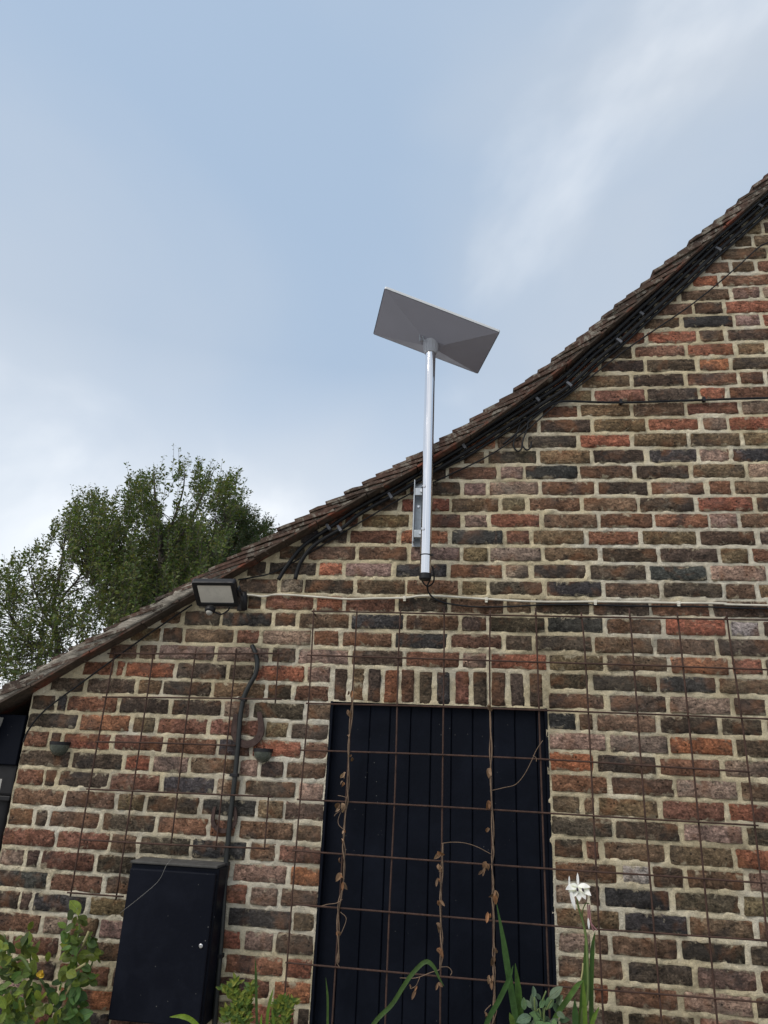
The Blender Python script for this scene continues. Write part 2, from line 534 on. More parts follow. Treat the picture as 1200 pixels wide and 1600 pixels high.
# underside line of the verge, from the eaves up to the ridge (x, z)
VERGE = [(-2.06, 1.80), (-1.981, 1.845), (-1.731, 2.003), (-1.471, 2.163), (-1.209, 2.324), (-0.944, 2.493), (-0.675, 2.660), (-0.4, 2.822),
         (-0.15, 2.975), (0.16, 3.192), (0.45, 3.444), (0.752, 3.738), (1.161, 4.125), (1.384, 4.340), (RIDGE_X, 5.78)]
def verge_z(x):
    if x > RIDGE_X: x = 2 * RIDGE_X - x
    return float(np.interp(x, [p[0] for p in VERGE], [p[1] for p in VERGE]))
verge_np = lambda X: np.interp(np.where(X > RIDGE_X, 2 * RIDGE_X - X, X), [p[0] for p in VERGE], [p[1] for p in VERGE])

house = thing('brick_house', 'brown and red stock brick gable with a sloping clay tiled roof edge', 'house')

COL = {'D': (0.096, 0.069, 0.050), 'G': (0.062, 0.058, 0.057), 'B': (0.178, 0.112, 0.072), 'M': (0.205, 0.104, 0.067),
       'R': (0.318, 0.126, 0.076), 'O': (0.400, 0.165, 0.085), 'P': (0.315, 0.215, 0.168), 'Y': (0.205, 0.145, 0.083), 'W': (0.44, 0.39, 0.36)}
TABLE = """-14:1276,1351B 1370,1501D
-13:1180,1279D 1299,1365Y 1382,1606D
-12:1129,1217B 1236,1311B 1327,1542B
-11:1046,1144D 1163,1366B 1383,1490M
-10:963,1061M 1081,1191M 1208,1304Y 1321,1551M
-9:913,1001B 1017,1134O 1151,1386M
-8:843,940B 959,1174B 1192,1309P 1326,1548P
-7:847,1002B 1013,1135D 1152,1365R
-6:777,939B 956,1172G 1187,1289P 1309,1515R
-5:571,658D 675,777R 792,1005R 1020,1123B 1143,1355D
-4:609,713D 729,946M 963,1158O 1175,1295Y 1314,1502B
-3:573,759D 775,984D 1003,1130O 1147,1373D
-2:480,694Y 711,928D 945,1156M 1171,1265M 1284,1489B
-1:335,519Y 536,751M 768,979D 994,1098R 1118,1323M
0:91,282B 299,456M 472,683Y 700,915B 931,1143M 1163,1370P
1:153,273D 290,507D 524,743Y 759,969R 988,1086P 1100,1312R
2:99,213B 230,443D 460,672R 692,911B 928,1131B 1148,1358Y
3:-165,-72D -54,37Y 54,268D 284,498Y 514,726D 746,948G 960,1083P 1092,1300G
4:-227,-135D -119,91M 108,205P 220,439G 455,673B 690,907D 923,1132Y 1147,1354P
5:-383,-307B -290,-71D -54,44P 61,271P 286,508B 524,728D 745,961M 980,1067M 1086,1288Y
6:-459,-343D -325,-120R -103,96B 114,212Y 229,444M 460,678B 694,911D 930,1144R 1163,1359D
7:-576,-519M -502,-292Y -275,-68M -50,48P 65,272R 291,509B 525,736M 748,959M 969,1075P 1092,1294B
8:-677,-566D -548,-343M -324,-119R -102,112G 131,225M 244,451Y 471,676M 692,905B 922,1136D 1155,1346D
9:-862,-748D -732,-523B -505,-299B -279,-69P -53,47Y 62,271P 287,507B 524,741D 757,980D 995,1098Y 1116,1317M
10:-999,-920D -904,-690D -678,-576R -559,-360P -340,-124G -108,108M 124,221P 241,453D 472,689D 708,928G 947,1157P 1177,1279B
11:-1033,-858B -842,-745P -734,-524D -508,-302B -289,-74M -59,46Y 58,272D 291,510G 526,739B 759,982D 998,1106B 1123,1329B
12:-983,-920D -903,-692M -676,-566R -550,-341M -324,-121D -105,110B 127,226B 243,455D 473,694D 703,926M 943,1144D 1162,1343B
13:-1258,-1101D -1087,-871G -854,-765D -746,-533B -520,-303G -287,-75B -56,40D 56,277D 288,506G 524,733M 753,977R 996,1104W 1121,1323M
14:-1344,-1260D -1244,-1027B -1013,-917M -901,-693P -677,-573M -553,-348M -331,-117G -101,101M 120,225D 242,459D 475,693B 713,929B 944,1150D
15:-1659,-1592D -1575,-1455M -1438,-1367B -1351,-1106P -1090,-865P -851,-752D -738,-526P -509,-300D -284,-69M -55,42P 61,278R 289,500Y 516,742B 759,969O 989,1094R 1111,1310D
16:-1807,-1701D -1685,-1546R -1529,-1500R -1487,-1273O -1258,-1044D -1027,-927D -910,-710R -692,-598P 290,439D 456,696D 712,915G 931,1144Y
17:-1818,-1668D -1651,-1437D -1420,-1319B -1309,-1103D -1087,-870B -854,-755D -740,-597M 285,498B 516,726D 742,961P 977,1087B 1104,1295M
18:-1888,-1786D -1770,-1732G -1722,-1505R -1487,-1276D -1256,-1047D -1032,-927P -907,-698D -681,-585B 282,382G 397,448B 464,680B 699,906D 923,1069D 1086,1274B
19:-1887,-1667D -1650,-1434O -1416,-1326Y -1308,-1099M -1082,-863M -846,-758Y -741,-590D 282,489P 508,717P 730,949O 966,1163B
20:-1886,-1785M -1769,-1730D -1713,-1505R -1488,-1275M -1256,-1050M -1034,-908G -892,-697R -677,-586M 282,440O 458,667D 684,896M 913,1119P
21:-1889,-1672D -1656,-1438D -1425,-1319R -1304,-1157P -1145,-955B -940,-868P -851,-763D -747,-588B 283,488M 504,723B 738,948P 965,1150B
22:-1887,-1772M -1762,-1715D -1700,-1487D -1473,-1269M -1249,-1038G -1024,-932P -912,-706D -690,-593P 283,382Y 401,436B 453,663Y 680,897M 913,1115R
23:-1888,-1668B -1653,-1446B -1429,-1321Y -1304,-1093D -1075,-861G -847,-750Y -739,-587D 280,494D 510,730D 748,948P 965,1160D
24:-1888,-1785M -1769,-1718D -1705,-1496B -1480,-1262D -1248,-1047M -1031,-933M -914,-702B -686,-589B 286,385D 400,444M 461,675Y 692,904B 920,1117R
25:-1890,-1674M -1658,-1443M -1430,-1325B -1309,-1108D -1094,-882G -863,-763B -747,-587M 286,503M 522,617W 629,730D 746,936B 956,1145P
26:-1892,-1790P -1773,-1725D -1708,-1492M -1473,-1321D -1304,-1121D -1102,-938B -920,-714P -697,-584O 285,394P 404,437D 453,676G 696,911D 927,1126Y
27:-1878,-1672G -1655,-1443M -1426,-1280B -1261,-1092B -1073,-958M -941,-862R -845,-742P -726,-587B 282,501B 521,727G 739,949B 968,1161B
28:-1869,-1775D -1765,-1726D -1708,-1494G -1477,-1277Y -1258,-1081M -1062,-938D -920,-681G -672,-591B 287,396P 413,458B 474,688B 707,912D 931,1119D
29:-1860,-1669M -1652,-1558P -1539,-1434B -1420,-1236P -1218,-1033D -1015,-956B -938,-867R -851,-745P -729,-594D 286,504B 520,733D 750,940P 957,1145B
30:-1851,-1783B -1764,-1580M -1561,-1457D -1438,-1251B -1233,-1041M -1023,-933D -915,-702R -686,-594R 281,384B 400,451R 470,678M 698,916P 931,1118D
31:-1842,-1688M -1669,-1574D -1555,-1358M -1340,-1148B -1129,-956D -939,-743M -723,-591O 286,492D 512,725D 744,929M"""
bricks = []                        # x0, x1, z, height, colour letter, upright?
R2_ = random.Random(5)
def pick():
    return R2_.choice('DDDDGGBBBBBMMMMRROPPYY')
rows_ = {}
for ln in TABLE.strip().split('\n'):
    r, b = ln.split(':')
    rows_[int(r)] = [(*map(int, t[:-1].split(',')), t[-1]) for t in b.split()]
def run(r, x, xe):
    while x < xe - 30:
        l = R2_.choice((210, 210, 102))
        if xe - x < l + 40: l = xe - x
        rows_[r].append((x, x + l, pick()))
        x += l + 15
for r in range(-34, 43):
    rows_.setdefault(r, [])
    if r >= 32:
        run(r, -1890 + (r % 2) * 2, -590)
    x = max([b[1] for b in rows_[r]], default=300 if r >= 32 else -1890)
    if r >= 32: x = 284 - 15 + (r % 2) * 5
    if r <= 31 and not rows_[r]: x = 1100 + (r % 3) * 60
    run(r, x + 15, int(WR * 1000))
for r in sorted(rows_):                                  # cut bricks along the roof line
    z = ROW0 - COURSE * r
    if r <= 15 and rows_[r]:
        x = min(b[0] for b in rows_[r]) - 15
        while verge_z(x / 1000 - 0.03) > z - 0.02 and x > -1850:
            l = R2_.choice((100, 150, 205))
            rows_[r].append((x - l, x, pick())); x -= l + 15
for r in sorted(rows_):
    z = ROW0 - COURSE * r
    for a, b, c in rows_[r]:
        if r >= 25 and a < -1840: a = -1890
        x0, x1 = a / 1000 - 0.0025, b / 1000 + 0.0025
        zt = z + 0.030 - 0.045
        # trimmed where the roof line passes
        while x0 < x1 - 0.03 and verge_z(x0) < zt: x0 += 0.008
        while x1 > x0 + 0.03 and verge_z(x1) < zt: x1 -= 0.008
        if x1 - x0 < 0.045 and (b - a) > 50: continue
        if verge_z(x0) < zt or verge_z(x1) < zt: continue
        if z < DOOR_T + 0.13 and x1 > DOOR_L + 0.02 and x0 < DOOR_R - 0.02: continue
        bricks.append([x0, x1, z + R2_.uniform(-0.002, 0.002), 0.0645 + R2_.uniform(-0.003, 0.003), c, False])
# soldier course over the door
for a, b, c in [(330, 388, 'D'), (408, 460, 'B'), (475, 530, 'D'), (545, 605, 'R'), (618, 675, 'M'), (693, 752, 'D'), (770, 828, 'G'), (848, 908, 'M'),
                (925, 985, 'D'), (1003, 1063, 'B'), (1083, 1145, 'D'), (1165, 1222, 'D')]:
    x0, x1 = W(400 + a / 2.727, 1072).x, W(400 + b / 2.727, 1072).x
    bricks.append([x0, x1, 1.9735 + R2_.uniform(-0.003, 0.003), 0.134, c, True])

def brick_mesh(name, L, H, seed):
    q = np.random.default_rng(seed)
    nx = max(3, int(round(L / 0.036)) + 1)
    xs = [-L / 2, -L / 2 + 0.005] + list(np.linspace(-L / 2, L / 2, nx)[1:-1]) + [L / 2 - 0.005, L / 2]
    zs = [-H / 2, -H / 2 + 0.0045, 0.0, H / 2 - 0.0045, H / 2]
    nX, nZ = len(xs), len(zs)
    vs_ = []
    bow = q.uniform(-0.0015, 0.0015, 2)
    for j, z in enumerate(zs):
        for i, x in enumerate(xs):
            e = (i in (0, nX - 1)) or (j in (0, nZ - 1))
            corner = (i in (0, nX - 1)) and (j in (0, nZ - 1))
            e2 = not e and ((i in (1, nX - 2)) or (j in (1, nZ - 2)))
            y = 0.0095 if e else (q.uniform(-0.0015, 0.0036) if e2 else q.uniform(-0.003, 0.0025))
            dx = q.uniform(-0.002, 0.002)
            dz = q.uniform(-0.0022, 0.0022) + bow[0] * math.cos(3 * x / L)
            if corner:
                dx -= math.copysign(q.uniform(0.001, 0.005), x); dz -= math.copysign(q.uniform(0.001, 0.004), z)
            vs_.append((x + dx, y, z + dz))
    fs_ = [(j * nX + i, j * nX + i + 1, (j + 1) * nX + i + 1, (j + 1) * nX + i) for j in range(nZ - 1) for i in range(nX - 1)]
    ring = [i for i in range(nX)] + [j * nX + nX - 1 for j in range(1, nZ)] + [(nZ - 1) * nX + i for i in range(nX - 2, -1, -1)] + [j * nX for j in range(nZ - 2, 0, -1)]
    n0 = len(vs_)
    for k in ring:
        vs_.append((vs_[k][0], 0.05, vs_[k][2]))
    n = len(ring)
    for k in range(n):
        l = (k + 1) % n
        fs_.append((ring[l], ring[k], n0 + k, n0 + l))
    return mesh(name, vs_, fs_, True)
SIZES = (0.210, 0.150, 0.100, 0.045)
VAR = {}
for s_ in SIZES:
    VAR[s_] = [brick_mesh('brick', s_, 0.0605, int(s_ * 1000) * 31 + k) for k in range(14 if s_ == 0.210 else 8)]
    for me in VAR[s_]: me.materials.append(MAT_BRICK)
SOLD = [brick_mesh('soldier_brick', 0.134, 0.0605, 900 + k) for k in range(6)]
for me in SOLD: me.materials.append(MAT_SOLDIER)

def jitter(c):
    v = R2_.uniform(0.78, 1.25)
    return tuple(max(0.01, k * v * R2_.uniform(0.93, 1.07)) for k in COL[c])
# the mortar: one undulating sheet that the bricks stand proud of
def mortar_sheet(name, x0, x1, z0, z1, step, hole=True):
    nx, nz = int((x1 - x0) / step) + 1, int((z1 - z0) / step) + 1
    X, Z = np.meshgrid(np.linspace(x0, x1, nx), np.linspace(z0, z1, nz))
    Y = 0.0044 + 0.0026 * vnoise(X, Z, 16, 1) + 0.0028 * vnoise(X, Z, 42, 2) + 0.0022 * vnoise(X, Z, 90, 3)
    Y -= 0.0065 * np.clip(vnoise(X, Z, 22, 4) * 0.6 + vnoise(X, Z, 60, 5) * 0.5 - 0.42, 0, 1) * 2.0
    dxs, dzs = (x1 - x0) / (nx - 1), (z1 - z0) / (nz - 1)
    for b in bricks:
        bx0, bx1, bz0, bz1 = b[0], b[1], b[2] - b[3] / 2, b[2] + b[3] / 2
        i0, i1 = int((bx0 - x0) / dxs), int((bx1 - x0) / dxs) + 2
        j0, j1 = int((bz0 - z0) / dzs), int((bz1 - z0) / dzs) + 2
        i0, j0 = max(i0, 0), max(j0, 0)
        if i1 <= i0 or j1 <= j0: continue
        xs, zs = X[j0:j1, i0:i1], Z[j0:j1, i0:i1]
        d = np.minimum(np.minimum(xs - bx0, bx1 - xs), np.minimum(zs - bz0, bz1 - zs))
        Y[j0:j1, i0:i1] += 0.018 * np.clip((d - 0.006) / 0.008, 0, 1)
    keep = Z < verge_np(X) + 0.045
    if hole:
        keep &= ~((X > DOOR_L + 0.004) & (X < DOOR_R - 0.004) & (Z < DOOR_T))
    idx = np.arange(nx * nz).reshape(nz, nx)
    q = keep[:-1, :-1] & keep[1:, :-1] & keep[:-1, 1:] & keep[1:, 1:]
    F = np.stack([idx[:-1, :-1][q], idx[:-1, 1:][q], idx[1:, 1:][q], idx[1:, :-1][q]], 1)
    used = np.unique(F)
    mp_ = -np.ones(nx * nz, int); mp_[used] = np.arange(len(used))
    V = np.stack([X.ravel(), Y.ravel(), Z.ravel()], 1)[used]
    F = mp_[F]
    me = bpy.data.meshes.new(name)
    me.vertices.add(len(V)); me.vertices.foreach_set('co', V.ravel())
    me.loops.add(F.size); me.loops.foreach_set('vertex_index', F.ravel().astype(np.int32))
    me.polygons.add(len(F)); me.polygons.foreach_set('loop_start', np.arange(0, F.size, 4, dtype=np.int32))
    me.polygons.foreach_set('loop_total', np.full(len(F), 4, np.int32))
    me.update(calc_edges=True); me.validate()
    me.polygons.foreach_set('use_smooth', [True] * len(me.polygons))
    return me
wall = obj('gable_wall', mortar_sheet('gable_wall', WL, 1.62, 0.78, 4.62, 0.0075), MAT_MORTAR, house)
tag(wall, 'gable wall of mixed brown, red and charcoal bricks in buff mortar')
# rest of the mortar, outside the picture
for xa, xb in ((WL, DOOR_L), (DOOR_R, 1.62)):
    obj('mortar_base', mortar_sheet('mortar_base', xa, xb, 0.0, 0.785, 0.02, False), MAT_MORTAR, wall)
obj('mortar_side', mortar_sheet('mortar_side', 1.615, WR, 0.0, 5.78, 0.02, False), MAT_MORTAR, wall)
# body of the house behind the bricks
bd = MB()
prof = [(-1.892, 0.0), (DOOR_L - 0.01, 0.0), (DOOR_L - 0.01, DOOR_T + 0.012), (DOOR_R + 0.01, DOOR_T + 0.012), (DOOR_R + 0.01, 0.0), (WR, 0.0), (WR, verge_z(WR) - 0.01), (RIDGE_X, 5.70)]
prof += [(x, verge_z(x) + 0.02) for x in (1.384, 0.752, 0.16, -0.4, -0.944, -1.471, -1.892)]
n = len(prof)
bd.add([(x, 0.05, z) for x, z in prof] + [(x, 7.0, z) for x, z in prof], [(i, (i + 1) % n, n + (i + 1) % n, n + i) for i in range(n)] + [tuple(range(n, 2 * n))])
MAT_SIDE = simple('side_wall_brick', (0.13, 0.085, 0.062), 0.9, var=0.5, scale=14, bump=0.01, bscale=30)
obj('house_core', bd.mesh('house_core'), MAT_SIDE, house)

# which bricks show largest in the photograph
def shown(b):
    z0, z1 = b[2] - b[3] / 2, b[2] + b[3] / 2
    P_ = [proj((x, 0, z)) for x, z in ((b[0], z0), (b[1], z0), (b[1], z1), (b[0], z1))]
    xa, xb = max(0, min(p[0] for p in P_)), min(1200, max(p[0] for p in P_))
    ya, yb = max(0, min(p[1] for p in P_)), min(1600, max(p[1] for p in P_))
    if xb <= xa or yb <= ya: return 0
    if b[0] > -1.30 and b[1] < -0.93 and z1 < 1.29 and z0 > 0.79: return 0     # behind the meter cabinet
    return (xb - xa) * (yb - ya)
order = sorted(range(len(bricks)), key=lambda i: -shown(bricks[i]))
single = set(order[:300])
rest_v, rest_f, rest_c = [], [], []
for i, b in enumerate(bricks):
    x0, x1, z, h, c, upright = b
    L, cx = x1 - x0, (x0 + x1) / 2
    dy = R2_.uniform(-0.0025, 0.003)
    if c == 'P' or c == 'W': dy += 0.001
    if upright:
        me = R2_.choice(SOLD); sx, sz = h / 0.134, L / 0.0605
        rot = Matrix.Rotation(math.pi / 2 + R2_.uniform(-0.012, 0.012), 4, 'Y')
    else:
        s_ = min(SIZES, key=lambda q: abs(q - L)); me = R2_.choice(VAR[s_]); sx, sz = L / s_, h / 0.0605
        rot = Matrix.Rotation(R2_.uniform(-0.008, 0.008), 4, 'Y')
    mw = Matrix.Translation((cx, dy, z)) @ rot @ Matrix.Rotation(R2_.uniform(-0.012, 0.012), 4, 'Z') @ Matrix.Diagonal((sx * R2_.choice((1, 1, 1)), 1, sz, 1))
    col = jitter(c)
    if i in single:
        o = bpy.data.objects.new('brick', me)
        C.objects.link(o); o.parent = wall; o.matrix_local = mw
        o.color = (*col, 1)
    else:
        n0 = len(rest_v)
        rest_v += [tuple(mw @ v.co) for v in me.vertices]
        rest_f += [tuple(n0 + k for k in p.vertices) for p in me.polygons]
        rest_c += [(*col, 1)] * len(me.vertices)
me = mesh('small_bricks', rest_v, rest_f, True)
at = me.color_attributes.new('Col', 'FLOAT_COLOR', 'POINT')
at.data.foreach_set('color', np.array(rest_c, np.float32).ravel())
tag(obj('small_bricks', me, MAT_BRICK_V, wall), 'bricks higher up the gable and outside the picture', kind='stuff')

# ---- boarded door
door = obj('door', None, None, house)
door.empty_display_size = 0.05
door.location = (0, 0, 0)
edges = [520, 549, 579, 610, 642.5, 674, 706, 738.5, 771, 804, 838, 855]
ex = [W(e, 1110, -0.03).x for e in edges]
ex[0], ex[-1] = DOOR_L + 0.004, DOOR_R - 0.004
for k in range(len(ex) - 1):
    a, b = ex[k] + 0.0010, ex[k + 1] - 0.0010
    mb = MB()
    y = 0.030 + (0.0, 0.004, 0.001, 0.005)[k % 4] * 0.8
    ch = 0.0032
    sec = [(a, y + ch), (a + ch, y), (b - ch, y), (b, y + ch), (b, y + 0.02), (a, y + 0.02)]
    ztop = DOOR_T - 0.002
    mb.add([(x, yy, 0.05) for x, yy in sec] + [(x, yy, ztop) for x, yy in sec], [(i, (i + 1) % 6, 6 + (i + 1) % 6, 6 + i) for i in range(6)] + [tuple(range(5, -1, -1)), tuple(range(6, 12))])
    obj('plank', mb.mesh('plank'), MAT_PAINT, door)
fr = MB()
for x in (DOOR_L + 0.001, DOOR_R - 0.001):
    fr.box((x, 0.03, DOOR_T / 2 + 0.02), 0.011, 0.055, DOOR_T - 0.03, bev=0.002)
fr.box(((DOOR_L + DOOR_R) / 2, 0.034, DOOR_T + 0.003), DOOR_R - DOOR_L, 0.05, 0.008)
fr.box(((DOOR_L + DOOR_R) / 2, 0.062, DOOR_T / 2), DOOR_R - DOOR_L + 0.01, 0.012, DOOR_T)
obj('door_frame', fr.mesh('door_frame'), MAT_PAINT, door)
tag(door, 'blue black boarded door of narrow upright planks')

# ---- roof
roof = obj('roof', None, None, house)
roof.empty_display_size = 0.05
OVER = 0.07
line = []
for (xa, za), (xb, zb) in zip(VERGE, VERGE[1:]):
    for k in range(12):
        line.append((xa + (xb - xa) * k / 12, za + (zb - za) * k / 12))
line.append(VERGE[-1])
line = np.array(line)
ker = np.ones(15) / 15                                   # the bends of the slope are soft
pad = np.concatenate([line[:1] + (line[:1] - line[1:2]) * np.arange(7, 0, -1)[:, None], line, line[-1:] + (line[-1:] - line[-2:-1]) * np.arange(1, 8)[:, None]])
line = np.stack([np.convolve(pad[:, k], ker, 'valid') for k in (0, 1)], 1)
seg = np.concatenate([[0], np.cumsum(np.hypot(*np.diff(line, axis=0).T))])
def on_slope(s):
    """point on the verge's underside line and its unit tangent / normal (x, z)"""
    x, z = np.interp(s, seg, line[:, 0]), np.interp(s, seg, line[:, 1])
    e = 0.06
    tx, tz = np.interp(s + e, seg, line[:, 0]) - np.interp(s - e, seg, line[:, 0]), np.interp(s + e, seg, line[:, 1]) - np.interp(s - e, seg, line[:, 1])
    l = math.hypot(tx, tz)
    return (x, z), (tx / l, tz / l), (-tz / l, tx / l)
LEN = seg[-1]
# undercloak: flat red tiles bedded on the wall head
UC = 0.009
s = -0.03
k = 0
while s < LEN:
    l = random.uniform(0.24, 0.31)
    sa, sb = s + 0.002, min(s + l, LEN) - 0.002
    (xa, za), ta, na = on_slope(max(sa, 0)); (xb, zb), tb, nb = on_slope(sb)
    fy = -OVER + random.uniform(-0.006, 0.006)
    da, db = random.uniform(-0.004, 0.003), random.uniform(-0.004, 0.003)
    mb = MB()
    v = []
    for y in (fy, 0.10):
        for (x, z), nn, dd in (((xa, za), na, da), ((xb, zb), nb, db)):
            for h in (0, UC):
                v.append((x + nn[0] * (h + dd), y, z + nn[1] * (h + dd)))
    mb.add(v, [(0, 2, 3, 1), (4, 5, 7, 6), (0, 1, 5, 4), (2, 6, 7, 3), (0, 4, 6, 2), (1, 3, 7, 5)])
    obj('undercloak_tile', mb.mesh('undercloak_tile'), MAT_UNDER, roof)
    s += l
# bedding mortar between the undercloak and the tiles
mb = MB()
N = int(LEN / 0.02)
prev = None
for i in range(N + 1):
    s = LEN * i / N
    (x, z), t, nn = on_slope(s)
    fx = float(np.clip((-0.95 - x) / 0.25, 0, 1))        # smeared over the tile edges near the eaves
    ring = []
    for j, h in enumerate((0.009, 0.020, 0.032, 0.043, 0.052)):
        y = -OVER + 0.016 - 0.017 * fx + 0.006 * float(vnoise(np.array(s + h * 3), np.array(h * 2.0), 22, 8)) + 0.003 * float(vnoise(np.array(s), np.array(h), 70, 9))
        if j == 4: y += 0.006
        ring.append((x + nn[0] * h, y, z + nn[1] * h))
    ring.append((x + nn[0] * 0.05, 0.06, z + nn[1] * 0.05)); ring.append((x + nn[0] * 0.009, 0.06, z + nn[1] * 0.009))
    n0 = len(mb.v)
    mb.v += ring
    if prev is not None:
        for j in range(7):
            l = (j + 1) % 7
            mb.f.append((prev + j, n0 + j, n0 + l, prev + l))
    prev = n0
obj('bedding_mortar', mb.mesh('bedding_mortar', True), MAT_BED, roof)
# tiles
TL_, TT = 0.265, 0.0125
def tile_mesh(name, width, seed):
    q = np.random.default_rng(seed)
    xs = np.linspace(0, TL_, 7)
    vs_, fs_ = [], []
    for i, x in enumerate(xs):
        cam_ = 0.003 * math.sin(math.pi * x / TL_)
        fy = q.uniform(-0.004, 0.004)
        jt, jb = q.uniform(-0.0022, 0.0015, 2)
        xx = x + (q.uniform(-0.004, 0.004) if i in (0, 6) else 0)
        vs_ += [(xx, fy, cam_ + jb), (xx, fy - 0.0005, cam_ + TT + jt), (xx, width, cam_ + TT), (xx, width, cam_)]
    for i in range(6):
        a, b = i * 4, i * 4 + 4
        for k in range(4):
            l = (k + 1) % 4
            fs_.append((a + k, b + k, b + l, a + l))
    fs_ += [(0, 1, 2, 3), (27, 26, 25, 24)]
    me = mesh(name, vs_, fs_)
    me.materials.append(MAT_TILE)
    return me
tv = [tile_mesh('roof_tile', 0.165, 40 + k) for k in range(9)]
field_v, field_f = [], []
box_f = [(0, 1, 3, 2), (4, 6, 7, 5), (0, 4, 5, 1), (2, 3, 7, 6), (0, 2, 6, 4), (1, 5, 7, 3)]
GAUGE = 0.082
s = -0.045
row = 0
while s < LEN - 0.05:
    (x, z), t, nn = on_slope(max(s, 0) + 0.12)
    (xo, zo), _, no = on_slope(max(s, 0))
    if s < 0: xo, zo = xo + t[0] * s, zo + t[1] * s
    ang = math.atan2(t[1], t[0])
    drop = 0.205 + random.uniform(-0.02, 0.02)
    hh = 0.056 + random.uniform(-0.003, 0.003)
    a2 = ang - drop
    o = bpy.data.objects.new('roof_tile', random.choice(tv))
    C.objects.link(o); o.parent = roof
    o.matrix_local = Matrix.Translation((xo + nn[0] * hh, -OVER + random.uniform(-0.007, 0.006), zo + nn[1] * hh)) @ Matrix.Rotation(-a2, 4, 'Y') @ Matrix.Rotation(random.uniform(-0.015, 0.015), 4, 'X')
    # the courses running back from the verge, and the mirrored far slope
    for mirror in (False, True):
        for c_ in range(0 if mirror else 1, 42):
            y0 = -OVER + c_ * 0.168 + (0.0 if row % 2 == 0 else (0.084 if c_ else 0.0)) + (0.002 if mirror else 0)
            n0 = len(field_v)
            for dl in (0, TL_):
                for dy in (0.0, 0.165):
                    for dz in (0, TT):
                        px_ = xo + nn[0] * hh + math.cos(a2) * dl - math.sin(a2) * dz
                        pz_ = zo + nn[1] * hh + math.sin(a2) * dl + math.cos(a2) * dz
                        field_v.append((2 * RIDGE_X - px_ if mirror else px_, y0 + dy, pz_))
            field_f += [tuple(n0 + k for k in f) for f in box_f]
    s += GAUGE * random.uniform(0.88, 1.12)
    row += 1
tag(obj('tile_courses', mesh('tile_courses', field_v, field_f), MAT_TILE, roof), 'courses of clay tiles behind the verge', kind='stuff')
dk = MB()
pts = [(x, z) for x, z in line[::6]] + [(RIDGE_X, 5.78)]
pts += [(2 * RIDGE_X - x, z) for x, z in pts[-2::-1]]
n0 = len(pts)
dk.add([(x, 0.07, z + 0.012) for x, z in pts] + [(x, 7.0, z + 0.012) for x, z in pts], [(i, i + 1, n0 + i + 1, n0 + i) for i in range(n0 - 1)])
dk.add([(x, 0.07, z - 0.01) for x, z in pts] + [(x, 7.0, z - 0.01) for x, z in pts], [(i + 1, i, n0 + i, n0 + i + 1) for i in range(n0 - 1)])
obj('roof_deck', dk.mesh('roof_deck'), MAT_DECK, roof)
rg_ = MB()
for k in range(24):
    y0 = -OVER + k * 0.3
    a = [math.radians(q) for q in (200, 170, 130, 90, 50, 10, -20)]
    vs_ = [(RIDGE_X + 0.13 * math.cos(q), y, 5.75 + 0.11 * math.sin(q)) for y in (y0, y0 + 0.295) for q in a]
    rg_.add(vs_, [(i, i + 1, 8 + i, 7 + i) for i in range(6)] + [tuple(range(7)), tuple(range(13, 6, -1))])
obj('ridge_tiles', rg_.mesh('ridge_tiles'), MAT_TILE, roof)
# closed eaves box, black boards at the wall corner
eb = MB()
eb.box((-2.005, 0.02, 1.705), 0.212, 0.05, 0.20, bev=0.004)
eb.box((-2.005, 3.5, 1.70), 0.20, 6.9, 0.17)
part('eaves_board', eb.mesh('eaves_board'), MAT_PAINT, roof)

# ================================================================== things on the wall
X_, Y_, Z_ = Vector((1, 0, 0)), Vector((0, 1, 0)), Vector((0, 0, 1))
def PX(lst, off):
    return [W(p[0], p[1], p[2] if len(p) > 2 else off) for p in lst]

# ---- flat antenna on its pole
pole_top, pole_bot = W(672, 546, 0.10), W(665.5, 901, 0.10)
pole_top.x = pole_bot.x = (pole_top.x + pole_bot.x) / 2
lean = 0.004
pt = thing('mounting_pole', 'polished silver pole bracketed to the gable below the flat antenna', 'pole', pole_bot)
PR = 0.0232
mb = MB()
mb.tube([pole_bot, pole_bot + (pole_top - pole_bot) * 0.5, pole_top + Vector((0, 0, 0.03))], PR, 32)
smooth_by_angle(part('pole_tube', mb.mesh('pole_tube'), MAT_POLE, pt))
mb = MB()
mb.tube([pole_bot + Vector((0, 0, -0.014)), pole_bot + Vector((0, 0, -0.010)), pole_bot + Vector((0, 0, 0.012))], [PR * 0.9, PR + 0.002, PR + 0.002], 28)
smooth_by_angle(part('end_cap', mb.mesh('end_cap'), MAT_BLACK, pt))
zt = W(666, 868, 0.10).z
mb = MB()
ring = [Vector((pole_bot.x + (PR + 0.001) * math.cos(a), -0.10 + (PR + 0.001) * math.sin(a), zt)) for a in np.linspace(0, 2 * math.pi, 24, endpoint=False)]
mb.tube(ring, 0.0022, 6, closed=True)
mb.box((pole_bot.x + PR + 0.004, -0.108, zt), 0.011, 0.006, 0.006)
part('cable_tie', mb.mesh('cable_tie'), MAT_BLACK, pt)
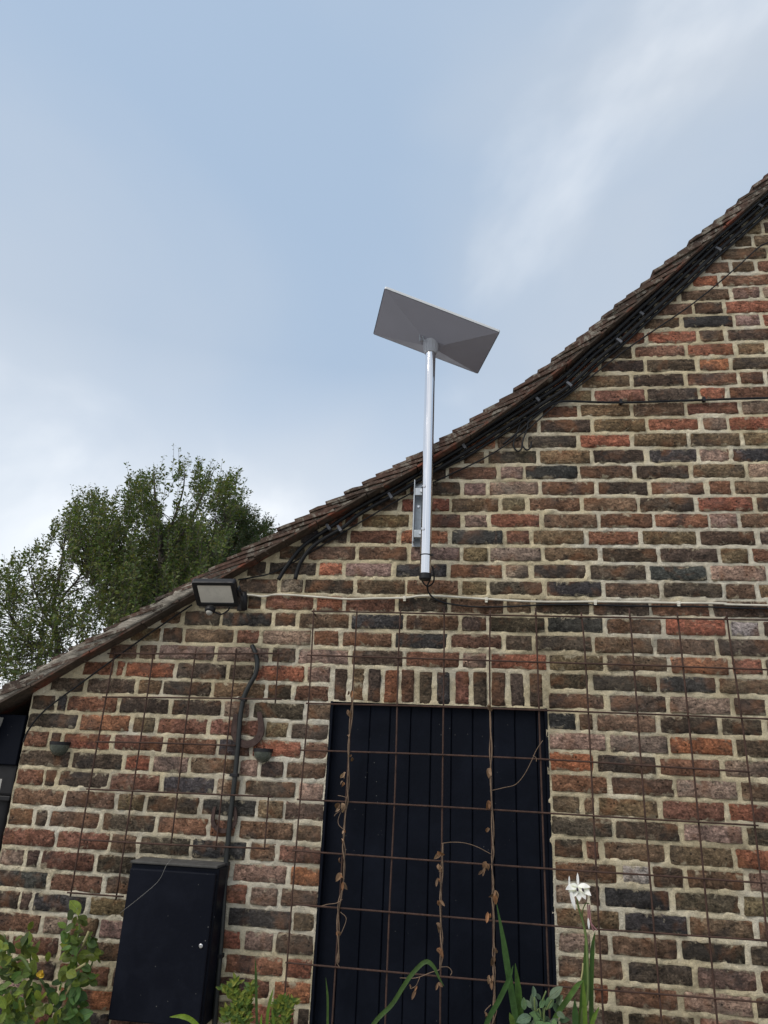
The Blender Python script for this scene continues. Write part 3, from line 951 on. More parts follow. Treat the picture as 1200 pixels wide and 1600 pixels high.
# wall bracket: back plate and two folded arms that carry the clamps
bz1, bz0 = W(653, 752, 0.03).z, W(653, 852, 0.03).z
bx = W(653.5, 800, 0.05).x
mb = MB()
mb.box((bx - 0.004, -0.006, (bz1 + bz0) / 2), 0.046, 0.005, bz1 - bz0, bev=0.001)
mb.box((bx - 0.018, -0.036, (bz1 + bz0) / 2), 0.004, 0.056, bz1 - bz0 - 0.012, bev=0.001)
part('wall_bracket', mb.mesh('wall_bracket'), MAT_GALV, pt)
for py in (765, 831):
    zc = W(660, py, 0.08).z
    mb = MB()
    mb.box((bx + 0.006, -0.052, zc - 0.002), 0.040, 0.022, 0.034, bev=0.002)
    part('clamp_arm', mb.mesh('clamp_arm'), MAT_GALV, pt)
    mb = MB()
    mb.tube([(pole_bot.x - PR * 0.55, -0.045, zc), (pole_bot.x - PR * 0.55, -0.10 - PR * 0.83 - 0.006, zc)], 0.0038, 8)
    part('through_bolt', mb.mesh('through_bolt', True), MAT_STEEL, pt)
    mb = MB()
    mb.tube([(pole_bot.x - PR * 0.55, -0.10 - PR * 0.80, zc), (pole_bot.x - PR * 0.55, -0.10 - PR * 0.80 - 0.007, zc)], 0.0072, 6)
    part('bolt_head', mb.mesh('bolt_head'), MAT_STEEL, pt)
    for sx in (-1,):
        mb = MB()
        c0 = Vector((pole_bot.x + sx * (PR + 0.004), -0.064, zc))
        mb.tube([c0, c0 + Vector((0, -0.007, 0))], 0.0072, 6)
        part('nut', mb.mesh('nut'), MAT_STEEL, pt)
mb = MB()
for py in (792, 840):
    c0 = W(654, py, 0.01)
    mb = MB(); mb.tube([c0 + Vector((0, 0.004, 0)), c0 + Vector((0, -0.006, 0))], 0.006, 6)
    part('wall_bolt', mb.mesh('wall_bolt'), MAT_STEEL, pt)

dc = [Vector(p) for p in ((-0.401, -0.341, 3.658), (0.107, -0.199, 3.505), (0.009, 0.141, 3.500), (-0.498, -0.001, 3.653))]
cen = sum(dc, Vector()) / 4
dx_ = (dc[1] - dc[0]).normalized()
dy_ = (dc[0] - dc[3]).normalized()
dn = dx_.cross(dy_).normalized()                      # towards the sky or the ground
if dn.z > 0: dn = -dn                                  # back of the panel looks down
ant = thing('satellite_antenna', 'flat rectangular grey satellite antenna seen from below on a silver pole', 'antenna', pole_top)
def rounded_rect(w_, h_, r_, n=5):
    o_ = []
    for sx, sy, a0 in ((1, 1, 0), (-1, 1, 90), (-1, -1, 180), (1, -1, 270)):
        for k in range(n + 1):
            a = math.radians(a0 + 90 * k / n)
            o_.append((sx * (w_ / 2 - r_) + r_ * math.cos(a), sy * (h_ / 2 - r_) + r_ * math.sin(a)))
    return o_
dw, dh = (dc[1] - dc[0]).length, (dc[0] - dc[3]).length
rr = rounded_rect(dw, dh, 0.008)
n = len(rr)
mb = MB()
lv = [(1.0, 0.0), (1.0, -0.011), (0.985, -0.014)]
vs_ = []
for sc, d in lv:
    vs_ += [cen + dx_ * x * sc + dy_ * y * sc + dn * d for x, y in rr]
fs_ = [(j * n + i, j * n + (i + 1) % n, (j + 1) * n + (i + 1) % n, (j + 1) * n + i) for j in range(2) for i in range(n)]
fs_.append(tuple(2 * n + i for i in range(n)))
mb.add(vs_, fs_)
part('panel', mb.mesh('panel'), simple('white_panel_front', (0.62, 0.64, 0.66), 0.45, var=0.04), ant)
# back shell: four shallow facets that rise to the socket
sock = pole_top + Vector((0, 0, 0.030))
def plane_uv(p):
    d = p - cen
    return d.dot(dx_), d.dot(dy_)
su, sv = plane_uv(sock)
hub = [(su - 0.050, sv + 0.026), (su + 0.060, sv + 0.026), (su + 0.050, sv - 0.036), (su - 0.045, sv - 0.036)]
mb = MB()
e = 0.003
outer = [cen + dx_ * x + dy_ * y + dn * 0.0005 for x, y in ((-dw / 2 + e, dh / 2 - e), (dw / 2 - e, dh / 2 - e), (dw / 2 - e, -dh / 2 + e), (-dw / 2 + e, -dh / 2 + e))]
inner = [cen + dx_ * x + dy_ * y + dn * 0.056 for x, y in hub]
mb.add(outer + inner, [(0, 1, 5, 4), (1, 2, 6, 5), (2, 3, 7, 6), (3, 0, 4, 7), (4, 5, 6, 7)])
part('back_shell', mb.mesh('back_shell'), MAT_DISH, ant)
mb = MB()
top_ = cen + dx_ * su + dy_ * sv + dn * 0.030
pts_ = [top_, pole_top + Vector((0, 0, 0.035)), pole_top + Vector((0, 0, 0.012)), pole_top + Vector((0, 0, -0.022)), pole_top + Vector((0, 0, -0.024))]
mb.tube(pts_, [0.040, 0.036, 0.033, 0.0275, 0.0255], 32)
s_o = smooth_by_angle(part('socket', mb.mesh('socket'), MAT_SOCKET, ant))
for k in range(14):
    a = 2 * math.pi * k / 14
    mb = MB()
    o0 = Vector((math.cos(a), math.sin(a), 0))
    mb.tube([pole_top + o0 * 0.035 + Vector((0, 0, 0.028)), pole_top + o0 * 0.029 + Vector((0, 0, -0.016))], 0.0022, 6)
    rb = obj('rib', mb.mesh('rib'), MAT_SOCKET, s_o)
mb = MB()
lc = W(658, 527, 0.135)
u1 = (dy_ * 0.9 + Vector((0, 0, 0.4))).normalized(); u2 = Vector((1, 0.1, 0)).cross(u1)
fr_ = [lc + Vector((sx * 0.010 - sz * 0.006, -0.004, sz * 0.024)) for sx, sz in ((-1, -1), (0.7, -1), (1, 1), (0.0, 1.1))]
mb.tube(fr_, 0.0032, 6, closed=True)
part('release_latch', mb.mesh('release_latch'), MAT_GALV, ant)

# ---- cables
def cable(name, pts_px, off, r, mat, label, clips=(), clip_mat=None, n=8, group=None, clip_r=None, seg=8):
    pts_ = spline(PX(pts_px, off), n)
    t = thing(name, label, 'cable', pts_[0], group)
    mb_ = MB(); mb_.tube(pts_, r, seg)
    part('sheath', mb_.mesh('sheath', True), mat, t)
    for c in clips:
        p = min(pts_, key=lambda q: (q - W(c[0], c[1], off)).length)
        i = pts_.index(p)
        d = (pts_[min(i + 1, len(pts_) - 1)] - pts_[max(i - 1, 0)]).normalized()
        b = Vector((0, 1, 0)); nrm = d.cross(b).normalized(); b = nrm.cross(d)
        k = clip_r or r
        mb_ = MB()
        mb_.box(p + b * 0.002, 0.013, k * 2 + 0.008, k * 2 + 0.005, (d, b, nrm), bev=0.0015)
        mb_.box(p - nrm * (k + 0.006) + b * 0.002, 0.011, k * 2 + 0.004, 0.009, (d, b, nrm), bev=0.001)
        part('cable_clip', mb_.mesh('cable_clip'), clip_mat or MAT_GREY, t)
    return t
main = [proj((x, -0.022, verge_z(x) - 0.045)) for x in (2.8, 2.2, 1.75)] + [(1230, 296), (1200, 321), (1160, 356), (1121, 390), (1060, 447), (1005, 497), (966, 533), (930, 562), (888, 601), (843, 631), (790, 665), (728, 704), (680, 733), (638, 758), (614, 772), (560, 802)]
def far(px, py, x):
    p = W(px, py, 0.01)
    return proj((x, p.y, p.z))
def shift(l, dx, dy): return [(a + dx, b + dy) for a, b in l]
cable('black_cable', shift(main, -3, -6) + [(514, 825), (473, 854), (448, 885), (435, 906)], 0.022, 0.0090, MAT_CABLE, 'thick black cable under the roof edge ending leftmost at the wall hole',
      clips=[(1189, 325), (1005, 491), (843, 626), (728, 699), (514, 826)])
cable('black_cable', shift(main, 2, 1) + [(536, 824), (492, 851), (470, 878), (461, 905)], 0.026, 0.0090, MAT_CABLE, 'thick black cable under the roof edge curving into the wall right of its twin',
      clips=[(1121, 390), (966, 535), (888, 602), (614, 776), (531, 826)])
cable('black_cable', shift(main[:15], 5, 7) + [(702, 727), (690, 733)], 0.013, 0.0068, MAT_CABLE, 'lowest black cable of the bundle under the roof edge above the hooks')
cable('black_cable', shift(main[:16], -7, -13) + [(655, 742)], 0.035, 0.0095, MAT_CABLE, 'uppermost black cable of the bundle tucked against the roof tiles')
cable('black_cable', [far(1200, 622, 4.5), far(1200, 622, 2.4), (1200, 622), (1100, 625), (970, 629), (890, 627), (868, 630), (846, 643), (815, 670), (800, 683), (786, 694)], 0.012, 0.0050, MAT_CABLE,
      'black cable crossing the upper right bricks level and bending down to the hooks', clips=[(1100, 625), (970, 629)], clip_mat=MAT_BLACK)
thin = [proj((2.3, -0.014, verge_z(2.3) - 0.14)), (1240, 345), (1185, 387), (1145, 423), (1079, 477), (980, 545), (918, 593), (870, 631), (815, 678), (760, 714), (700, 743), (640, 772), (590, 800), (530, 836), (470, 872), (425, 895), (395, 902), (372, 906)]
cable('thin_wire', thin, 0.014, 0.0034, MAT_CABLE, 'thin black wire slanting across the bricks from upper right to the floodlight', seg=6)
cable('thin_wire', [(300, 945), (270, 965), (215, 1003), (130, 1065), (70, 1110), (45, 1140), (36, 1160)], 0.02, 0.0036, MAT_CABLE, 'thin black wire slanting down left from the floodlight to the wall corner', seg=6)
for k, (cx, cy, lab) in enumerate([(808, 690, 'left black J shaped hook of cable end below the roof bundle'), (822, 688, 'right black J shaped hook of cable end below the roof bundle')]):
    cable('cable_hook', [(cx + 10 - k * 6, cy - 42), (cx + 2, cy - 20), (cx - 5, cy), (cx - 5, cy + 9), (cx + 1, cy + 15), (cx + 7, cy + 11), (cx + 8, cy + 2)], 0.012, 0.0038, MAT_CABLE, lab)
cable('white_cable', [(377, 929), (395, 930), (412, 932), (430, 929), (460, 930), (500, 933), (545, 936), (580, 935), (632, 934), (655, 931), (672, 931), (700, 932), (760, 936), (840, 940), (930, 940), (1000, 941), (1060, 942), (1130, 943), (1200, 946), far(1200, 946, 2.6), far(1200, 946, 5.0)], 0.010, 0.0044, MAT_WHITE,
      'off white cable running level across the whole gable from the floodlight', clips=[(632, 934), (760, 936), (930, 940), (1060, 942)], clip_mat=MAT_WHITE)
cable('black_cable', [(676, 885, 0.09), (678, 898, 0.085), (677, 910, 0.07), (668, 916, 0.06), (660, 908, 0.07), (662, 898, 0.08), (672, 904, 0.06), (668, 915, 0.04), (670, 926, 0.02), (680, 936, 0.012), (700, 943, 0.01), (740, 948, 0.01), (790, 948, 0.01), (850, 945, 0.01), (920, 945, 0.011), (1000, 947, 0.011), (1100, 948, 0.011), (1200, 951, 0.011), (*far(1200, 951, 2.6), 0.011), (*far(1200, 951, 5.0), 0.011)], 0.012, 0.0034, MAT_CABLE,
      'thin black antenna cable looping from the pole foot and running below the white cable')
cable('conduit_hose', [(394, 1009, 0.004), (399, 1020), (402, 1036), (399, 1054), (389, 1072), (381, 1090), (376, 1115), (373, 1150), (370, 1185), (367, 1215), (363, 1250), (359, 1285), (356, 1320), (353, 1350), (350, 1400), (347, 1450), (343, 1500), (338, 1560), (335, 1610), (333, 1660)], 0.018, 0.0098, MAT_HOSE,
      'thick dark conduit bending out of the bricks and running down past the meter cabinet', clips=[(382, 1094), (371, 1211), (358, 1352), (344, 1493)], clip_mat=MAT_BLACK, seg=12)

# ---- floodlight
lcn = Vector((-1.070, -0.160, 2.303))
lx, ly, ln = Vector((1.0, 0.024, 0.009)).normalized(), Vector((0.013, -0.780, 0.626)).normalized(), Vector((0.022, -0.626, -0.780)).normalized()
fl = thing('floodlight', 'black outdoor floodlight with grey glass under the tiled roof edge', 'floodlight', W(345, 935, 0.0))
def slab(corners, depth0, depth1, c, ax, shrink=1.0):
    n_ = len(corners)
    v = [c + ax[0] * x + ax[1] * y + ax[2] * depth0 for x, y in corners] + [c + ax[0] * x * shrink + ax[1] * y * shrink + ax[2] * depth1 for x, y in corners]
    return v, [(i, (i + 1) % n_, n_ + (i + 1) % n_, n_ + i) for i in range(n_)] + [tuple(range(n_))[::-1], tuple(range(n_, 2 * n_))]
ax3 = (lx, ly, ln)
mb = MB()
ro = rounded_rect(0.184, 0.126, 0.010)
mb.add(*slab(ro, -0.006, -0.026, lcn, ax3))
mb.add(*slab(ro, -0.0265, -0.044, lcn, ax3, 0.72))
n_ = len(ro)
ri = rounded_rect(0.142, 0.088, 0.004)
v = [lcn + lx * x + ly * y - ln * 0.006 for x, y in ro] + [lcn + lx * x * 0.985 + ly * y * 0.98 for x, y in ro] + [lcn + lx * x * 1.06 + ly * y * 1.07 for x, y in ri] + [lcn + lx * x + ly * y - ln * 0.004 for x, y in ri]
mb.add(v, [(j * n_ + i, j * n_ + (i + 1) % n_, (j + 1) * n_ + (i + 1) % n_, (j + 1) * n_ + i) for j in range(3) for i in range(n_)])
part('housing', mb.mesh('housing'), MAT_BLACK, fl)
mb = MB()
mb.add(*slab(ri, -0.006, -0.0035, lcn, ax3))
part('glass', mb.mesh('glass'), MAT_LENS, fl)
mb = MB()
for k in range(9):
    mb.box(lcn - ln * 0.048 + lx * (k - 4) * 0.012, 0.003, 0.070, 0.016, ax3)
part('cooling_fins', mb.mesh('cooling_fins'), MAT_BLACK, fl)
mb = MB()
bk = W(380, 940, 0.0)
mb.box((bk.x - 0.004, -0.006, bk.z), 0.034, 0.008, 0.085, bev=0.002)
mb.tube(spline([bk + Vector((-0.002, -0.008, 0.02)), bk + Vector((0.0, -0.06, 0.03)), lcn + lx * 0.098 - ln * 0.03, lcn + lx * 0.093 - ln * 0.016], 5), 0.006, 8)
mb.box(lcn + lx * 0.096 - ln * 0.022, 0.007, 0.040, 0.030, ax3, bev=0.002)
part('wall_bracket', mb.mesh('wall_bracket'), MAT_BLACK, fl)
mb = MB()
jb = W(381, 941, 0.03)
mb.tube([jb + Vector((-0.004, 0, 0.042)), jb + Vector((0, -0.004, 0.02)), jb + Vector((0.006, 0, -0.034))], [0.010, 0.016, 0.012], 12)
part('cable_joint', mb.mesh('cable_joint', True), MAT_BLACK, fl)
mb = MB()
pc = W(328, 954, 0.15)
mb.tube([pc + Vector((0, 0.012, 0.020)), pc + Vector((0, 0.006, 0.010)), pc + Vector((0, 0, -0.002)), pc + Vector((0, -0.002, -0.008))], [0.010, 0.021, 0.021, 0.016], 16)
part('sensor_body', mb.mesh('sensor_body', True), MAT_BLACK, fl)
mb = MB()
mb.tube([pc + Vector((0, -0.003, -0.006)), pc + Vector((0, -0.006, -0.013)), pc + Vector((0, -0.008, -0.018)), pc + Vector((0, -0.009, -0.020))], [0.0145, 0.013, 0.008, 0.002], 16)
part('sensor_lens', mb.mesh('sensor_lens', True), MAT_PALEPIPE, fl)
mb = MB()
mb.tube(spline([pc + Vector((0.018, 0, -0.004)), W(345, 960, 0.13), W(356, 954, 0.13), W(359, 948, 0.14)], 5), 0.0032, 6)
part('sensor_lead', mb.mesh('sensor_lead', True), MAT_BLACK, fl)

# ---- meter cabinet
CX0, CX1, CZ0, CZ1, CD = -1.282, -0.938, 0.785, 1.285, 0.13
cb = thing('meter_cabinet', 'black meter cabinet box fixed low on the brick wall', 'cabinet', ((CX0 + CX1) / 2, 0, CZ0))
mb = MB()
mb.box(((CX0 + CX1) / 2, -(CD - 0.014) / 2 + 0.004, (CZ0 + CZ1) / 2), CX1 - CX0, CD - 0.014, CZ1 - CZ0, bev=0.008)
part('case', mb.mesh('case'), MAT_CAB, cb)
mb = MB()
mb.box(((CX0 + CX1) / 2, -CD + 0.007, (CZ0 + CZ1) / 2 - 0.004), CX1 - CX0 - 0.012, 0.015, CZ1 - CZ0 - 0.022, bev=0.006)
dr = part('cabinet_door', mb.mesh('cabinet_door'), MAT_CAB, cb)
mb = MB()
lk = W(314, 1478, CD + 0.002)
mb.tube([lk + Vector((0, 0.006, 0)), lk + Vector((0, -0.002, 0)), lk + Vector((0, -0.003, 0))], [0.007, 0.007, 0.005], 16)
k_ = obj('lock', mb.mesh('lock'), MAT_STEEL, dr)
mb = MB()
mb.box(((CX0 + CX1) / 2 - 0.004, -CD * 0.46, CZ1 + 0.004), CX1 - CX0 - 0.004, CD * 0.94, 0.010, bev=0.004)
part('top_lip', mb.mesh('top_lip'), simple('paler_cabinet_top', (0.06, 0.058, 0.055), 0.8, var=0.5, scale=25, bump=0.002), cb)  # top is paler and rougher than the rest of the case

# ---- small half-bowl lamps
def bowl_lamp(px, py, wpx, label):
    c = W(px, py, 0.03)
    r = W(px + wpx / 2, py, 0.03).x - c.x
    t = thing('bowl_wall_lamp', label, 'wall lamp', (c.x, 0, c.z), 'small bowl lamps on the wall')
    vs_, fs_ = [], []
    nu, nv = 14, 7
    for j in range(nv + 1):
        b = math.pi / 2 * j / nv
        for i in range(nu + 1):
            a = math.pi * i / nu
            vs_.append((c.x + r * 0.96 * math.cos(a) * math.cos(b), 0.006 - r * 1.15 * math.sin(a) * math.cos(b), c.z - r * 1.12 * math.sin(b)))
    for j in range(nv):
        for i in range(nu):
            q = j * (nu + 1) + i
            fs_.append((q, q + 1, q + nu + 2, q + nu + 1))
    part('bowl', mesh('bowl', vs_, fs_, True), MAT_BULB, t)
    sec = [(c.x + r * math.cos(math.pi * i / nu), 0.008 - r * 1.2 * math.sin(math.pi * i / nu)) for i in range(nu + 1)]
    n_ = len(sec)
    mb_ = MB()
    mb_.add([(x, y, c.z - 0.004) for x, y in sec] + [(x, y, c.z + 0.009) for x, y in sec], [(i, (i + 1) % n_, n_ + (i + 1) % n_, n_ + i) for i in range(n_)] + [tuple(range(n_))[::-1], tuple(range(n_, 2 * n_))])
    part('lid', mb_.mesh('lid'), MAT_BLACK, t)
bowl_lamp(88, 1162, 31, 'small grey green bowl lamp near the left corner of the gable')
bowl_lamp(408, 1173, 31, 'small grey green bowl lamp below the upper horseshoe')

# ---- horseshoes
def horseshoe(px, py, wpx, hpx, label, tilt, wid):
    c = W(px, py, 0.012)
    k = 0.5 * (W(px + wpx, py, 0.012).x - c.x)
    hh = 0.5 * (W(px, py, 0.012).z - W(px, py + hpx, 0.012).z)
    t = thing('horseshoe', label, 'horseshoe', (c.x, -0.004, c.z), 'old horseshoes on the wall')
    arm = 2 * hh - k
    def centre(u):
        """middle line of the bar, u from 0 (one heel) to 1 (other heel)"""
        L1, L2 = arm, math.pi * k
        d = u * (2 * L1 + L2)
        if d < L1: x, z, nx_, nz_ = -k, hh - d, -1, 0
        elif d > L1 + L2: x, z, nx_, nz_ = k, -hh + k + (d - L1 - L2), 1, 0
        else:
            a = math.pi + (d - L1) / k
            x, z, nx_, nz_ = k * math.cos(a), -hh + k + k * math.sin(a), math.cos(a), math.sin(a)
        f = max(0, (z + hh * 0.2) / hh)
        return Vector((x * (1 - 0.12 * f * f), z)), Vector((nx_, nz_))
    vs_, fs_ = [], []
    N_ = 32
    ct, st_ = math.cos(tilt), math.sin(tilt)
    place = lambda p: (c.x + p.x * ct - p.y * st_, c.z + p.x * st_ + p.y * ct)
    for i in range(N_ + 1):
        p, nn = centre(i / N_)
        e_ = abs(i / N_ - 0.5) * 2
        for wd in (0.0, -wid * (1 - 0.4 * e_ ** 3)):
            x, z = place(p + nn * wd)
            vs_ += [(x, -0.016, z), (x, -0.006, z)]
    for i in range(N_):
        a, b = i * 4, i * 4 + 4
        for f in ((0, 1), (1, 3), (3, 2), (2, 0)):
            fs_.append((a + f[0], a + f[1], b + f[1], b + f[0]))
    fs_ += [(0, 2, 3, 1), (4 * N_, 4 * N_ + 1, 4 * N_ + 3, 4 * N_ + 2)]
    part('iron_bar', mesh('iron_bar', vs_, fs_), MAT_SHOE, t)
    for u in (0.2, 0.3, 0.7, 0.8):
        p, nn = centre(u)
        x, z = place(p - nn * wid * 0.5)
        mb_ = MB(); mb_.tube([(x, -0.012, z), (x, -0.0185, z)], 0.003, 6)
        part('nail', mb_.mesh('nail'), MAT_SHOE, t)
horseshoe(387, 1141, 52, 56, 'wide rusty horseshoe hung open end up above the right bowl lamp', 0.12, 0.028)
horseshoe(350, 1281, 42, 42, 'smaller dark horseshoe hung open end up above the meter cabinet', 0.05, 0.016)

# ---- rusty mesh panels
def wire_panel(label, off, vert, horiz):
    allp = PX(vert[0], off)
    t = thing('mesh_panel', label, 'mesh panel', (allp[0].x, 0, 0.0), 'rusty mesh panels on the wall')
    for l in vert:
        mb_ = MB(); mb_.tube(spline(PX(l, off), 5), 0.0034, 6); part('upright_wire', mb_.mesh('upright_wire', True), MAT_RUST, t)
    for l in horiz:
        mb_ = MB(); mb_.tube(spline(PX(l, off + 0.0058), 5), 0.0034, 6); part('cross_wire', mb_.mesh('cross_wire', True), MAT_RUST, t)
    for (px, py) in (vert[0][0], vert[-1][0], vert[len(vert) // 2][0]):
        p = W(px, py + 6, off)
        mb_ = MB(); mb_.tube([p + Vector((0, off + 0.02, -0.004)), p + Vector((0, -0.006, -0.004)), p + Vector((0, -0.007, 0.006))], 0.0028, 6); part('fixing_nail', mb_.mesh('fixing_nail'), MAT_RUST, t)
    return t
wire_panel('large rusty wire mesh panel across the black boarded door', 0.03, [
    [(490.5, 951), (482, 1099), (463, 1320), (445, 1554), (436, 1680)], [(558, 951), (553, 1040), (542.5, 1216), (528, 1452), (514, 1680)],
    [(626, 951), (622, 1040), (617.5, 1227), (608, 1434), (599, 1680)], [(694, 948), (693.6, 1040), (690.6, 1302), (687, 1680)],
    [(766, 953), (765, 1040), (767.5, 1227), (771, 1490), (774, 1680)], [(837, 950), (840, 1040), (846, 1227), (857.5, 1546), (862, 1680)],
    [(908, 957), (914, 1020), (925, 1225), (943, 1600), (947, 1680)], [(983, 950), (989, 1020), (1007, 1262), (1034, 1600), (1041, 1680)],
    [(1058, 957), (1064, 1010), (1086, 1225), (1121, 1600), (1129, 1680)], [(1135, 957), (1142, 1010), (1165, 1169), (1202, 1490), (1225, 1680)]], [
    [(487, 955), (600, 957), (760, 961), (980, 965), (1142, 968), (1215, 969)], [(480, 1023.6), (660, 1029), (840, 1034.6), (1020, 1040), (1215, 1047)],
    [(478, 1099), (680, 1104), (880, 1111), (1040, 1117), (1215, 1124)], [(468, 1172), (680, 1179), (880, 1188), (1020, 1197), (1170, 1206)],
    [(464, 1249), (680, 1260), (880, 1272), (1030, 1281), (1185, 1290)], [(457, 1329), (680, 1345), (880, 1359), (1040, 1369), (1196, 1380)],
    [(459, 1413), (680, 1431), (880, 1448), (1040, 1459), (1215, 1471)], [(446, 1504), (680, 1525), (880, 1542), (1040, 1554), (1215, 1568)],
    [(440, 1600), (680, 1622), (880, 1641), (1215, 1668)]])
wire_panel('smaller rusty wire mesh panel above the meter cabinet', 0.022, [
    [(180, 1017), (167, 1084), (139, 1234), (110, 1401)], [(240.5, 1013), (231, 1080), (207, 1238), (181, 1406)], [(306.5, 1013), (297, 1080), (277, 1241), (267, 1322)],
    [(369.5, 1013), (363, 1080), (346.5, 1241), (337, 1328)], [(435.5, 1013), (433, 1055), (430, 1099)], [(420, 1238), (417, 1280), (413, 1328)]], [
    [(168, 1021), (300, 1021.5), (442, 1021)], [(160, 1089), (300, 1090.5), (440, 1092.5)], [(149, 1159), (250, 1161), (368, 1165)],
    [(135, 1233), (280, 1239), (427, 1245)], [(127, 1312), (270, 1320), (421, 1326)], [(105, 1394.6), (150, 1398), (193, 1401)]])

# ---- gutter, pipe at the corner
gt = thing('downpipe', 'black rainwater pipe with pale collar at the left wall corner', 'pipe', (-1.957, 0.07, 0.0))
mb = MB(); mb.tube([(-1.957, 0.07, 0.0), (-1.957, 0.07, 1.40), (-1.957, 0.07, 1.50), (-1.957, 0.07, 1.60)], 0.056, 16)
smooth_by_angle(part('pipe', mb.mesh('pipe'), MAT_BLACK, gt))
cz = W(6, 1228, 0.05).z
mb = MB(); mb.tube([(-1.960, 0.07, cz - 0.024), (-1.960, 0.07, cz + 0.024)], 0.061, 16)
smooth_by_angle(part('collar', mb.mesh('collar'), MAT_PALEPIPE, gt))
mb = MB()
mb.box((-1.985, 0.06, 1.545), 0.17, 0.10, 0.12, bev=0.01)
mb.box((-1.965, 0.06, 1.475), 0.134, 0.12, 0.02, bev=0.004)
part('hopper', mb.mesh('hopper'), MAT_BLACK, gt)
gu = W(2, 1140, 0.04)
gb = thing('gutter_end', 'pale grey gutter end at the eaves on the left picture edge', 'gutter', (gu.x - 0.04, -0.03, gu.z))
mb = MB()
sec = [(-0.06 + 0.065 * math.cos(a), 0.05 + 0.085 * math.sin(a)) for a in np.linspace(math.pi, 2 * math.pi, 11)]
v = [(gu.x - 0.03 + x, y, gu.z + z) for y in (-0.05, 3.0) for x, z in sec]
mb.add(v, [(i, i + 1, 12 + i, 11 + i) for i in range(10)] + [tuple(range(11))])
part('trough', mb.mesh('trough'), MAT_PALEPIPE, gb)

# ================================================================== plants
def leaf_mesh(name, width, fold=0.15, curl=0.12, n=6, tip=0.9):
    """leaf blade along +x, unit length, face towards +z"""
    vs_, fs_ = [], []
    for i in range(n + 1):
        t = i / n
        wd = width * 0.5 * math.sin(math.pi * min(1, t ** tip * 0.97 + 0.03)) ** 0.75
        if i == 0: wd = 0.012
        if i == n: wd = 0.004
        z = -curl * t * t
        vs_ += [(t, wd, z + fold * wd), (t, 0, z), (t, -wd, z + fold * wd)]
    for i in range(n):
        a = i * 3
        fs_ += [(a, a + 1, a + 4, a + 3), (a + 1, a + 2, a + 5, a + 4)]
    return mesh(name, vs_, fs_, True)
def orient(d, nrm):
    d = Vector(d).normalized(); nrm = Vector(nrm)
    y = nrm.cross(d).normalized(); z = d.cross(y)
    return Matrix((d, y, z)).transposed().to_4x4()
def put_leaf(me, parent, p, d, nrm, size, name='leaf', tint=(1, 1, 1)):
    o = bpy.data.objects.new(name, me)
    C.objects.link(o); o.parent = parent
    o.matrix_local = Matrix.Translation(Vector(p) - parent.location) @ orient(d, nrm) @ Matrix.Diagonal((size, size, size, 1))
    o.color = (*tint, 1)
    return o
rp = random.Random(21)
rose_l = [leaf_mesh('rose_leaf', w_, f_, c_) for w_, f_, c_ in ((0.62, 0.25, 0.1), (0.7, 0.12, 0.2), (0.58, 0.35, 0.05), (0.66, 0.2, -0.1))]
for m in rose_l: m.materials.append(MAT_ROSE)
def ZP(zx, zy, ox, oy, s, off): return W(ox + zx / s, oy + zy / s, off)

